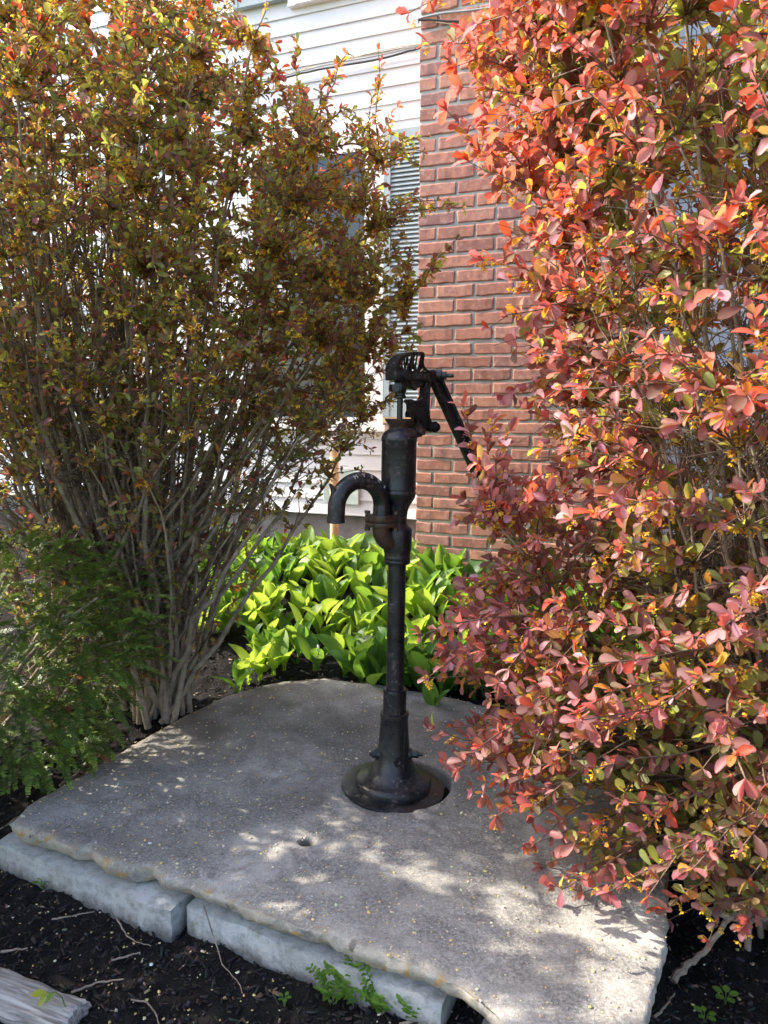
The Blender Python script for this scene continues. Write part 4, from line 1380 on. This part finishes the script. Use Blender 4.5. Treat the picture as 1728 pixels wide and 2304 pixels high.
# ------------------------------------------------------------------ lily of the valley bed
def build_lilies():
    global RNG
    RNG = np.random.default_rng(77)
    shapes = []
    greens = [((.065, .15, .025), (.28, .48, .05)), ((.10, .20, .03), (.42, .60, .06)), ((.05, .125, .025), (.22, .42, .045)), ((.14, .24, .035), (.54, .72, .08))]
    for k in range(8):
        n = 9
        xs = np.linspace(0, 1, n + 1)
        w = np.where(xs < .22, .035 + .05 * xs, 0) + np.where(xs >= .22, np.clip(np.sin(np.pi * (np.clip(xs - .22, 0, 1) / .78) ** .85), 0, 1) ** .72, 0) * (.16 + .02 * (k % 3))
        w = np.clip(w, .012, None); w[-1] = .004
        # arching midrib: rises steeply, then leans over
        lean = (.25, .45, .65, .9, 1.15, .55, .35, .8)[k]
        ang = np.radians(84) - lean * xs ** 1.4
        dx = np.cos(ang); dz = np.sin(ang)
        mx = np.concatenate([[0], np.cumsum((dx[1:] + dx[:-1]) / 2) / n]); mz = np.concatenate([[0], np.cumsum((dz[1:] + dz[:-1]) / 2) / n])
        tw = (.0, .3, -.25, .2, -.3, .15, -.1, .05)[k]
        V = []
        for i in range(n + 1):
            nx_, nz_ = -dz[i], dx[i]
            for j, sgn in enumerate((-1, -.5, 0, .5, 1)):
                side = sgn * w[i]
                up = .45 * abs(sgn) ** 1.5 * w[i] + .012 * math.sin(6 * xs[i] + 3 * sgn + k)
                V.append((mx[i] + nx_ * up, side * math.cos(tw * xs[i]), mz[i] + nz_ * up + side * math.sin(tw * xs[i])))
        F = [(i * 5 + j, (i + 1) * 5 + j, (i + 1) * 5 + j + 1, i * 5 + j + 1) for i in range(n) for j in range(4)]
        for g, (c, t) in enumerate(greens):
            c = np.array(c) * (.9 + .05 * k); t = np.array(t)
            V_ = np.array(V)
            # fine parallel veins: slight tone change across the blade
            tone = 1 + .10 * ((np.arange(len(V_)) % 5) % 2)[:, None]
            shapes.append(np_mesh('leaf', V_, [np.array(F)], LILY, True, {'Col': c[None] * tone, 'Trn': np.repeat(t[None], len(V_), 0), 'Blade': np.c_[np.tile((0, .25, .5, .75, 1), n + 1), np.repeat(xs, 5), 0 * np.repeat(xs, 5)]}))
    def plant(x, y, h, n, label, group, yaw0=None, flower=False, tones=(0, 1, 2, 3)):
        z = float(ground_z(x, y))
        root = empty('lily_plant', (x, y, z - .01))
        tag(root, label, 'plant', group)
        g = random.choice(tones)
        yaw = random.uniform(0, 6.28) if yaw0 is None else yaw0
        for k in range(n):
            o = bpy.data.objects.new('leaf', shapes[random.randrange(8) * 4 + g])
            s = h * random.uniform(.82, 1.15)
            o.rotation_euler = (random.uniform(-.25, .25), random.uniform(-.15, .40), yaw + k * 6.28 / n + random.uniform(-.5, .5))
            o.scale = (s, s * random.uniform(.8, 1.25), s * random.uniform(.85, 1.0))
            o.location = (random.uniform(-.006, .006), random.uniform(-.006, .006), 0)
            link(o, root)
        if flower:
            pts = [(0, -.01, .02), (.005, -.02, .08), (.012, -.035, .13), (.02, -.05, .155)]
            st = MB().tube(pts, [.002, .0018, .0015, .001], 6).obj('flower_stalk', YEWSTEM, root)
            for k in range(7):
                t_ = .45 + .55 * k / 6
                f = t_ * 3; i = min(int(f), 2); q = Vector(pts[i]).lerp(Vector(pts[i + 1]), f - i)
                q += Vector((random.uniform(-.010, .010), -.006 + random.uniform(-.006, .004), -.006))
                MB().lathe([(.0002, .004), (.003, .003), (.0042, .0), (.0045, -.003), (.0040, -.0045)], 10, Matrix.Translation(q)).obj('bell_flower', WHITEB, st)
    spots = []
    tries = 0
    while len(spots) < 290 and tries < 20000:
        tries += 1
        y = random.uniform(3.02, 4.35); x = random.uniform(-.95, 1.35)
        P = wpt(0, 0, 0)
        t = (x - H0[0]) * WN[0] + (y - H0[1]) * WN[1]
        s = (x - H0[0]) * WU[0] + (y - H0[1]) * WU[1]
        if t < (CH_T + .07 if s > CH_S - .06 else .12): continue
        # stay behind the slab's back edge
        d = np.linalg.norm(SLAB[5:13] - (x, y), axis=1).min()
        yb = np.interp(x, [-.67, -.525, -.40, -.256, 0, .25, .5, .7], [2.93, 3.09, 3.16, 3.18, 3.11, 3.0, 2.83, 2.6])
        if y < yb + (-.03 if x > -.2 else .10): continue
        if x < -.62 and y < 3.5: continue
        gap = .048 if y < 3.7 else .060
        if any((x - a) ** 2 + (y - b) ** 2 < gap * gap for a, b, _ in spots): continue
        spots.append((x, y, yb))
    for i, (x, y, yb) in enumerate(sorted(spots, key=lambda q: q[1])):
        front = y < yb + .20 and x > -.3
        side = 'left of' if x < -.06 else ('right of' if x > .16 else 'straight behind')
        if front:
            plant(x, y, random.uniform(.21, .28), 3, 'deep green broad-leaved lily plant at the slab edge, %s the pump pipe' % side, 'lily plants along the slab', flower=(i % 4 == 0), tones=(0, 2, 2))  # darker greens picked here to paint in the shade along the slab
        elif y > 3.85:
            plant(x, y, random.uniform(.19, .26), random.choice((2, 3)), 'green lily plant at the foot of the house, %s the pump' % side, 'lily plants by the house')
        elif y > 3.5:
            plant(x, y, random.uniform(.16, .25), random.choice((2, 3, 3)), 'bright yellow-green lily plant in the middle of the bed, %s the pump' % side, 'sunlit lily plants', tones=(1, 3, 3, 0))  # brighter greens picked here, sunlight put into the leaf colour
        else:
            plant(x, y, random.uniform(.14, .24), random.choice((2, 3, 3)), 'lime green lily plant in the front of the bed, %s the pump' % side, 'lily plants in the front of the bed', tones=(1, 3, 3, 2))  # lighter greens again, sunlit zone carried by the leaf colour
    for px, py, h in ((470, 1475, .14), (560, 1515, .15), (600, 1490, .13)):
        q = at_z(px, py, -.03)
        plant(float(q[0]), float(q[1]), h, 2, {470: 'small lone lily shoot with one upright leaf beside the dark barberry stems', 560: 'small lily plant with arching leaves at the left back edge of the slab', 600: 'low lily sprout on bare mulch at the left end of the bed'}[px], 'stray lily shoots')
    q = at_z(978, 1590, .0)
    plant(float(q[0]), float(q[1]) + .02, .17, 3, 'single lily plant with pale stalks rising from the slab edge, nearest the right barberry', 'lily plants along the slab', yaw0=2.2)
YEWSTEM = plain('green_stem', (.10, .15, .04), .6)
WHITEB = plain('white_bell', (.80, .82, .74), .5)
build_lilies()

# ------------------------------------------------------------------ yew at the left
def build_yew():
    global RNG
    RNG = np.random.default_rng(91)
    random.seed(17)
    def sprig(kind, seed):
        rs = random.Random(seed)
        V, F, C, T = [], [], [], []
        n = 10
        L = 1.0
        pts = []
        z = 0
        for i in range(n + 1):
            t = i / n
            pts.append(Vector((t * L, .04 * math.sin(3 * t + seed), -.16 * t * t)))
        base = {'old': ((.095, .15, .038), (.27, .38, .06)), 'mid': ((.15, .215, .05), (.36, .48, .08)), 'new': ((.24, .36, .06), (.32, .46, .06)), 'dead': ((.26, .105, .035), (.35, .15, .05))}
        def colr(t):
            k = kind
            if kind in ('old', 'mid') and t > .78 and seed % 3: k = 'new'
            c, r = base[k]
            b = rs.uniform(.75, 1.3)
            return [x * b for x in c], [x * b for x in r]
        for i in range(n):
            a, b = pts[i], pts[i + 1]
            k = len(V)
            w = .010
            V += [a + Vector((0, w, 0)), a + Vector((0, -w, 0)), b + Vector((0, w, 0)), b + Vector((0, -w, 0))]
            c0 = ([.07, .085, .03], [.08, .1, .03]) if kind != 'dead' else ([.2, .1, .05], [.2, .1, .05])
            C += [c0[0]] * 4; T += [c0[1]] * 4
            F += [(k, k + 2, k + 3, k + 1)]
            for sgn in (-1, 1):
                for h in (.15, .65):
                    p = a.lerp(b, h + rs.uniform(-.1, .1))
                    t = (i + h) / n
                    ln = .20 * (math.sin(math.pi * min(1, .25 + t * .85)) * .6 + .45) * rs.uniform(.85, 1.12)
                    d = Vector((.48 + .5 * t + rs.uniform(-.1, .1), sgn * 1.0, rs.uniform(-.05, .75))).normalized()
                    s = d.cross(Vector((0, 0, 1))).normalized() * .030
                    k = len(V)
                    tipd = d * ln + Vector((0, 0, -.02))
                    V += [p - s * .5, p + s * .5, p + tipd * .6 + s, p + tipd * .6 - s, p + tipd]
                    c, r = colr(t)
                    C += [c] * 5; T += [r] * 5
                    F += [(k, k + 1, k + 2, k + 3), (k + 3, k + 2, k + 4)]
        q = [f for f in F if len(f) == 4]; t3 = [f for f in F if len(f) == 3]
        return np.array([tuple(v) for v in V]), np.array(q), np.array(t3), np.array(C), np.array(T)
    kinds = ['old'] * 5 + ['mid'] * 5 + ['new'] + ['dead']
    tmpl = [sprig(k, i + 1) for i, k in enumerate(kinds)]
    meshes = [np_mesh('sprig', t[0], [t[1], t[2]], YEW, False, {'Col': t[3], 'Trn': t[4]}) for t in tmpl]
    rootp = np.array((-1.42, 2.42, float(ground_z(-1.42, 2.42))))
    root = empty('yew_shrub', rootp)
    tag(root, 'low dark green yew shrub with needle sprays in the lower left corner', 'shrub')
    env = Envelope([(.02, -1.33, 2.34, .36, .26), (.15, -1.41, 2.38, .56, .38), (.35, -1.45, 2.40, .69, .46), (.48, -1.45, 2.42, .71, .46), (.60, -1.46, 2.44, .66, .40), (.73, -1.48, 2.46, .42, .26)], .16, 31)
    for k in range(16):
        a = 2 * math.pi * k / 16
        e = np.array((-1.40 + .55 * math.cos(a), 2.40 + .34 * math.sin(a), random.uniform(.15, .62)))
        P = [rootp * (1 - t) + e * t + np.array((0, 0, .08 * math.sin(math.pi * t))) + RNG.normal(0, .01, 3) * (t > 0) for t in np.linspace(0, 1, 7)]
        V, F = tubes(np.array(P)[None] - rootp, np.linspace(.012, .004, 7)[None], 6)
        mesh_obj('branch', np_mesh('branch', V, [F], BARK, True), root)
    P, r, th = env.sample(3700, .34)
    lv = env.level(P) + np.where(np.sin(th) > .35, 1.0, 0.0)          # its far side is never seen: left thin
    lv[::6] = env.level(P)[::6]
    P, th = P[(lv < 1.0)], th[lv < 1.0]
    n = len(P)
    cx, cy, rx, ry = env.at(P[:, 2])
    outw = np.c_[(P[:, 0] - cx) / rx, (P[:, 1] - cy) / ry, (P[:, 2] - .38) * 1.0 + .12]
    d = outw + unit(n) * .55 + np.array((.10, -.25, .0))
    d /= np.linalg.norm(d, axis=1, keepdims=True)
    B = basis(d, np.array((0, 0, 1.0)) + unit(n) * .35 + outw * .3)
    size = RNG.uniform(.07, .115, n)
    kk = RNG.integers(0, 10, n)
    kk[RNG.random(n) < .08] = 10
    kk[RNG.random(n) < .03] = 11
    u, v, dep = project(P)
    vis = (u > 0) & (u < 1728) & (v > 0)
    score = np.where(vis, size / dep * (1.0 + .5 * (env.level(P) > .8)) * np.where(outw[:, 1] < .2, 1.0, .5), 0)
    order = np.argsort(-score)
    for i in order[:300]:
        o = bpy.data.objects.new('sprig', meshes[kk[i]])
        o.matrix_local = Matrix.Translation(Vector(P[i] - rootp)) @ Matrix(B[i].tolist()).to_4x4() @ Matrix.Scale(float(size[i]), 4)
        link(o, root)
    Vs, Q, T3, Cc, Tt, b = [], [], [], [], [], 0
    for k in range(12):
        sel = order[300:][kk[order[300:]] == k]
        if not len(sel): continue
        t = tmpl[k]
        V, Fq = scatter(t[0], t[1], P[sel] - rootp, B[sel], size[sel])
        _, Ft = scatter(t[0], t[2], P[sel] - rootp, B[sel], size[sel])
        Vs.append(V); Q.append(Fq + b); T3.append(Ft + b); b += len(V)
        Cc.append(np.tile(t[3], (len(sel), 1))); Tt.append(np.tile(t[4], (len(sel), 1)))
    o = mesh_obj('inner_sprigs', np_mesh('inner_sprigs', np.vstack(Vs), [np.vstack(Q), np.vstack(T3)], YEW, False, {'Col': np.vstack(Cc), 'Trn': np.vstack(Tt)}), root)
    o['kind'] = 'stuff'
build_yew()

# ------------------------------------------------------------------ mulch chips, petals, twigs, weeds, log
def build_litter():
    global RNG
    RNG = np.random.default_rng(5)
    random.seed(3)
    cube = np.array([(-.5, -.5, -.5), (.5, -.35, -.5), (.5, .35, -.4), (-.5, .5, -.5), (-.45, -.4, .5), (.4, -.3, .35), (.45, .3, .5), (-.4, .4, .4)])
    quad = np.array([(3, 2, 1, 0), (4, 5, 6, 7), (0, 1, 5, 4), (1, 2, 6, 5), (2, 3, 7, 6), (3, 0, 4, 7)])
    n = 23000
    y = RNG.uniform(.95, 3.75, n); x = (RNG.random(n) - .5) * 1.25 * y
    f = (x - FA[0]) * FN[0] + (y - FA[1]) * FN[1]
    keep = (y < 2.0) | (RNG.random(n) < .35) | ((y > 2.9) & (x < -.1) & (x > -1.1))
    x, y = x[keep], y[keep]; n = len(x)
    z = ground_z(x, y) + .012 * fbm(np.c_[x, y], 7, 3, 3) + .007 * fbm(np.c_[x, y], 45, 3, 5, .6) + RNG.uniform(-.001, .006, n)
    d = unit(n) * (1, 1, .35)
    B = basis(d, np.array((0, 0, 1.0)) + unit(n) * .6)
    dims = np.c_[RNG.gamma(2.2, .0052, n) + .003, RNG.gamma(2.5, .0017, n) + .0012, RNG.uniform(.001, .004, n)]
    V = np.einsum('nij,nkj->nki', B, cube[None] * dims[:, None]) + np.c_[x, y, z][:, None]
    F = (quad[None] + (np.arange(n) * 8)[:, None, None]).reshape(-1, 4)
    tone = RNG.random(n)
    col = np.where(tone[:, None] < .90, jitter((.018, .016, .016), n, .45), np.where(tone[:, None] < .975, jitter((.07, .045, .032), n, .3), jitter((.22, .17, .12), n, .25)))
    o = mesh_obj('mulch_chips', np_mesh('mulch_chips', V.reshape(-1, 3), [F], CHIPM, False, {'Col': np.repeat(col, 8, 0)}))
    tag(o, 'loose shredded black mulch covering the planting bed', 'mulch', kind='stuff')
    # fallen yellow petals on the slab and the mulch
    n = 4200
    y = RNG.uniform(1.2, 3.15, n); x = (RNG.random(n) - .5) * 1.15 * y
    from_left = RNG.random(n) < np.clip(.95 - .32 * (x + .6), .25, 1)
    x, y = x[from_left], y[from_left]
    P = np.vstack([SLAB, SLAB[:1]])
    ins = np.zeros(len(x), bool)
    for (x0, y0), (x1, y1) in zip(P[:-1], P[1:]):
        c = ((y0 > y) != (y1 > y)) & (x < (x1 - x0) * (y - y0) / (y1 - y0 + 1e-12) + x0)
        ins ^= c
    nh = np.linalg.norm(np.c_[x, y] - HOLE, axis=1)
    ok = (nh > HOLE_R * 1.02) & (ins | (RNG.random(len(x)) < .5))
    x, y, ins = x[ok], y[ok], ins[ok]; n = len(x)
    xy = np.c_[x, y]
    zs = .0035 * fbm(xy, 5, 3, 21) + .0016 * fbm(xy, 38, 3, 8) + .0012
    z = np.where(ins, zs, ground_z(x, y) + .012 * fbm(xy, 7, 3, 3) + .007 * fbm(xy, 45, 3, 5, .6) + .005)
    hexv = np.array([(math.cos(a) * .5, math.sin(a) * .38, .08 * math.cos(2 * a)) for a in np.arange(6) * math.pi / 3] + [(math.cos(a) * .45, math.sin(a) * .33, .16 + .08 * math.cos(2 * a)) for a in np.arange(6) * math.pi / 3])
    hf = np.array([(i, (i + 1) % 6, (i + 1) % 6 + 6, i + 6) for i in range(6)] + [(6, 7, 8, 9), (6, 9, 10, 11)])
    B = basis(unit(n) * (1, 1, .1), np.array((0, 0, 1.0)) + unit(n) * .25)
    V, F = scatter(hexv, hf, np.c_[x, y, z], B, RNG.gamma(3, .0012, n) + .0022)
    col = np.where(RNG.random((n, 1)) < .6, jitter((.72, .58, .26), n, .2), jitter((.74, .66, .50), n, .2))
    o = mesh_obj('fallen_petals', np_mesh('fallen_petals', V, [F], PETAL, False, {'Col': np.repeat(col, 12, 0), 'Trn': np.repeat(col, 12, 0)}))
    tag(o, 'tiny pale yellow fallen petals strewn over slab and mulch', 'petals', kind='stuff')

CHIPN = NT('mulch_chip')
CHIPN.color(CHIPN.n('ShaderNodeAttribute', attribute_name='Col').outputs['Color'])
CHIPN.rough(.7)
CHIPN.b.inputs['Specular IOR Level'].default_value = .3
CHIPM = CHIPN.m
build_litter()

def gz(x, y):
    return float(ground_z(x, y))

def stick(name, pts_px, r, label, mat, zoff=.008, group=None, heights=None, category='twig'):
    P = []
    for i, (px, py) in enumerate(pts_px):
        z = -.2
        for _ in range(4):
            q = at_z(px, py, z); z = gz(q[0], q[1]) + zoff + (heights[i] if heights else 0)
        P.append(Vector(at_z(px, py, z)))
    fine = []
    for i in range(len(P) - 1):
        for k in range(5):
            fine.append(P[i].lerp(P[i + 1], k / 5) + Vector((random.uniform(-1, 1), random.uniform(-1, 1), random.uniform(-1, 1))) * r * .5)
    fine.append(P[-1])
    rad = [r * (1.05 - .55 * i / (len(fine) - 1)) * random.uniform(.9, 1.1) for i in range(len(fine))]
    o = MB().tube(fine, rad, 7).obj(name, mat)
    return tag(o, label, category, group)

def build_twigs():
    random.seed(8)
    G = 'fallen twigs on the mulch'
    stick('fallen_twig', [(117, 2068), (165, 2060), (212, 2051)], .0022, 'straight tan twig on the mulch below the left limestone block', DEADWOOD, group=G)
    stick('fallen_twig', [(0, 2142), (62, 2133)], .0035, 'short thick twig on the mulch at the left edge of the picture', DEADWOOD, group=G)
    stick('fallen_twig', [(262, 2065), (285, 2105), (310, 2120), (340, 2128)], .002, 'crooked thin twig lying below the gap between the limestone blocks', DEADWOOD, group=G)
    stick('fallen_twig', [(252, 2160), (290, 2150), (316, 2143)], .0025, 'forked pale twig in the middle of the dark mulch', DEADWOOD, group=G)
    stick('fallen_twig', [(160, 2235), (215, 2212), (278, 2203)], .003, 'brown twig lying just above the weathered log', DEADWOOD, group=G)
    stick('fallen_twig', [(295, 2250), (330, 2255), (350, 2280), (358, 2304)], .002, 'curved reddish stem on the mulch at the bottom of the picture', DEADWOOD, group=G)
    stick('fallen_twig', [(455, 2030), (480, 2105), (500, 2170), (540, 2215), (545, 2235)], .0018, 'long thin drooping stalk hanging from the slab onto the mulch', DEADWOOD, group=G, heights=[.12, .03, .005, 0, 0])
    stick('fallen_twig', [(625, 2172), (660, 2163), (700, 2155)], .0022, 'tan curved twig on mulch near the middle block', DEADWOOD, group=G)
    stick('fallen_twig', [(850, 2290), (880, 2250), (905, 2215)], .004, 'stout brown twig leaning up behind the small green weeds', DEADWOOD, group=G, heights=[0, .02, .05])
    stick('fallen_twig', [(900, 2304), (960, 2290), (1018, 2276)], .0035, 'reddish brown twig beside the weeds at the bottom edge', DEADWOOD, group=G)
    stick('fallen_twig', [(1474, 2286), (1500, 2262), (1518, 2235)], .003, 'short twig on the mulch at the right end of the slab', DEADWOOD, group=G)
    stick('fallen_twig', [(135, 1768), (175, 1740), (200, 1705), (190, 1680), (180, 1680)], .005, 'bent grey stick on the mulch under the yew shrub', DEADWOOD, group=G)
    stick('fallen_twig', [(0, 1868), (40, 1838), (80, 1826)], .004, 'thin stick behind the left corner of the slab', DEADWOOD, group=G)
    stick('fallen_twig', [(500, 1505), (470, 1470), (455, 1400)], .0035, 'leaning bare twig between the dark barberry and the lily bed', DEADWOOD, group=G, heights=[0, .05, .15])
    # dead branches on the right
    stick('dead_branch', [(1518, 2205), (1560, 2160), (1610, 2110), (1650, 2060), (1700, 2040)], .0085, 'knobbly pale dead branch lying beside the right end of the slab', DEADWOOD, .02, 'dead branches under the right barberry', [.0, .04, .09, .14, .16], 'branch')
    stick('dead_branch', [(1590, 2050), (1640, 2062), (1690, 2072), (1740, 2060)], .009, 'thick grey dead branch sticking out at the right edge of the picture', DEADWOOD, .03, 'dead branches under the right barberry', [.14, .13, .12, .10], 'branch')
    stick('dead_branch', [(430, 1352), (470, 1362), (512, 1366)], .007, 'short broken grey branch stub poking from the dark barberry above the bed', DEADWOOD, .02, None, [.22, .22, .22], 'branch')
build_twigs()

def build_weeds():
    random.seed(12)
    lobes = leaf_template(4, .8, .04, .1, 'oval')
    GREENW = [((.10, .22, .03), (.3, .5, .06)), ((.16, .30, .05), (.4, .6, .1)), ((.30, .34, .03), (.7, .7, .06))]
    def wmesh(k, t=lobes):
        c, r = GREENW[k]
        return np_mesh('leaf', t[0], [t[1]], LILY, True, {'Col': np.tile(c, (len(t[0]), 1)), 'Trn': np.tile(r, (len(t[0]), 1))})
    wm = [wmesh(k) for k in range(3)]
    nm = [wmesh(k, leaf_template(4, .5, .05, .15, 'oval')) for k in range(3)]
    def ground_px(px, py):
        z = -.2
        for _ in range(4):
            q = at_z(px, py, z); z = gz(q[0], q[1])
        return at_z(px, py, z)
    def leaf(root, me, loc, d, up, s):
        o = bpy.data.objects.new('leaf', me)
        B = basis(np.array([d], float), np.array([up], float))[0]
        o.matrix_local = Matrix.Translation(loc) @ Matrix(B.tolist()).to_4x4() @ Matrix.Scale(s, 4)
        return link(o, root)
    def rosette(px, py, r, k, label, hgt=.02):
        q = ground_px(px, py)
        root = empty('clover_seedling', q)
        tag(root, label, 'weed', 'clover seedlings')
        for i in range(5):
            a = i * 1.2566 + random.uniform(-.2, .2)
            dv = Vector((math.cos(a), math.sin(a), .25))
            MB().tube([(0, 0, -.005), (dv.x * r * .3, dv.y * r * .3, hgt)], [.0012, .0009], 5).obj('stalk', YEWSTEM, root)
            leaf(root, wm[k], Vector((dv.x * r * .3, dv.y * r * .3, hgt)), tuple(dv), (0, 0, 1), r * random.uniform(.7, .95))
    rosette(96, 1998, .022, 0, 'green clover seedling on the mulch in front of the left limestone block')
    rosette(1632, 2256, .026, 1, 'light green clover seedling on the mulch in the lower right corner')
    rosette(1585, 2300, .022, 1, 'clover seedling at the bottom edge, right of the slab')
    rosette(640, 2262, .015, 0, 'tiny green sprout left of the weed clump at the bottom')
    # small-leaved weeds in front of the slab
    def weed(px, py, n, h, label):
        q = ground_px(px, py)
        root = empty('weed_clump', q)
        tag(root, label, 'weed', 'weeds at the slab front')
        for s in range(n):
            a = random.uniform(0, 6.28); ln = h * random.uniform(.6, 1.2)
            ex = Vector((math.cos(a) * ln * .55 + .01, math.sin(a) * ln * .4, ln * random.uniform(.5, .9)))
            P = [Vector((0, 0, -.004)), ex * .5 + Vector((0, 0, ln * .12)), ex]
            MB().tube(P, [.0013, .001, .0006], 5).obj('stem', YEWSTEM, root)
            for k in range(7):
                t = .25 + .75 * k / 6
                c = P[0].lerp(P[1], t * 2) if t < .5 else P[1].lerp(P[2], t * 2 - 1)
                for sg in (-1, 1):
                    b = a + sg * 1.4 + random.uniform(-.4, .4)
                    leaf(root, nm[0 if random.random() < .6 else 1], c, (math.cos(b), math.sin(b), .35), (0, 0, 1), .016 * random.uniform(.7, 1.3))
    weed(745, 2262, 6, .09, 'leftmost of the small-leaved green weeds growing in front of the slab')
    weed(800, 2268, 8, .12, 'tallest clump of small-leaved weeds in front of the middle block')
    weed(860, 2285, 7, .10, 'small-leaved weed clump beside the stout twig at the bottom')
    weed(930, 2296, 6, .085, 'rightmost pale green weed clump near the slab corner')
    # yellow vine seedling over the log
    q = ground_px(150, 2300)
    root = empty('vine_seedling', q)
    tag(root, 'yellow leaved vine seedling bending over the weathered log', 'weed')
    tgt = [Vector(at_d(px, py, float(q[1]) + dd)) - Vector(q) for px, py, dd in ((150, 2275, 0), (140, 2245, .0), (125, 2232, -.005), (105, 2235, -.01))]
    MB().tube([(0, 0, -.01)] + tgt, [.0016, .0015, .0014, .0012, .0008], 6).obj('stem', YEWSTEM, root)
    for t, d, s in ((3, (-1, -.1, .1), .034), (3, (-.5, -.4, -.7), .030), (2, (-.8, -.3, -.6), .030)):
        leaf(root, nm[2 if t == 3 else 1], tgt[t], d, (0, -.4, 1), s)
build_weeds()

def build_log():
    def g(px, py, z=-.135): return Vector(at_z(px, py, z))
    a, b = g(-60, 2215), g(170, 2300)
    ax_ = (b - a); L = ax_.length; ax_.normalize()
    up = Vector((0, 0, 1)); sd = up.cross(ax_).normalized()
    n, m = 40, 36
    V, F = [], []
    for i in range(n + 1):
        t = i / n
        r = .042 * (1 - .15 * t)
        if i == 0 or i == n: r *= .86
        for k in range(m):
            th = 2 * math.pi * k / m
            gro = mnoise.noise(Vector((th * 6, t * 1.5, 4))) * .0035 + mnoise.noise(Vector((math.cos(th) * 3, math.sin(th) * 3, t * 5))) * .005 + .0018 * math.sin(23 * th + 3 * math.sin(4 * t))
            rr = r + gro
            p = a + ax_ * (t * L + (random.uniform(-.006, .006) if i in (0, n) else 0)) + sd * (rr * 1.25 * math.cos(th)) + up * (rr * .8 * math.sin(th))
            V.append(p)
    for i in range(n):
        for k in range(m):
            F.append((i * m + k, i * m + (k + 1) % m, (i + 1) * m + (k + 1) % m, (i + 1) * m + k))
    F.append(tuple(range(m))); F.append(tuple(n * m + k for k in range(m)))
    mt = NT('driftwood')
    co = mt.coord()
    dirn = mt.n('ShaderNodeMapping'); dirn.inputs['Rotation'].default_value = (0, 0, -math.atan2(ax_.y, ax_.x)); dirn.inputs['Scale'].default_value = (1, 1, 1)
    mt.l(co, dirn.inputs['Vector'])
    sc_ = mt.n('ShaderNodeMapping'); sc_.inputs['Scale'].default_value = (6, 140, 140)
    mt.l(dirn.outputs[0], sc_.inputs['Vector'])
    gr = mt.noise(sc_.outputs[0], 1.0, 5, .65, .6)
    mt.color(mt.ramp(gr, [(.3, (.10, .09, .085)), (.5, (.30, .285, .27)), (.7, (.47, .45, .43))]))
    mt.rough(.9); mt.bump(gr, .8, .004)
    o = MB().add(V, F).obj('weathered_log', mt.m)
    tag(o, 'weathered grey log on the mulch in the bottom left corner', 'log')
    # pebbles and white flakes
    for i, (px, py, s, lab) in enumerate(((46, 2288, .012, 'small tan pebble beside the end of the weathered log'), (338, 1897, .006, 'white flake lying on the left part of the slab'), (340, 2170, .005, 'white stone chip in the dark mulch under the left block'))):
        z = 0.001 if py < 1950 else -.2
        q = at_z(px, py, z)
        if py > 1950: q = at_z(px, py, gz(q[0], q[1]) + .006)
        bm = bmesh.new(); bmesh.ops.create_icosphere(bm, subdivisions=2, radius=s)
        for v in bm.verts: v.co = v.co * (1 + .3 * mnoise.noise(v.co * 90 + Vector((i, 0, 0)))); v.co.z *= .5
        for f in bm.faces: f.smooth = True
        me = bpy.data.meshes.new('pebble'); bm.to_mesh(me); bm.free(); me.materials.append(FOUNDL if i else PEB)
        o = mesh_obj('pebble', me); o.location = q
        tag(o, lab, 'pebble')
FOUNDL = plain('white_flake', (.62, .63, .64), .7)
PEB = plain('tan_pebble', (.34, .30, .24), .8)
build_log()
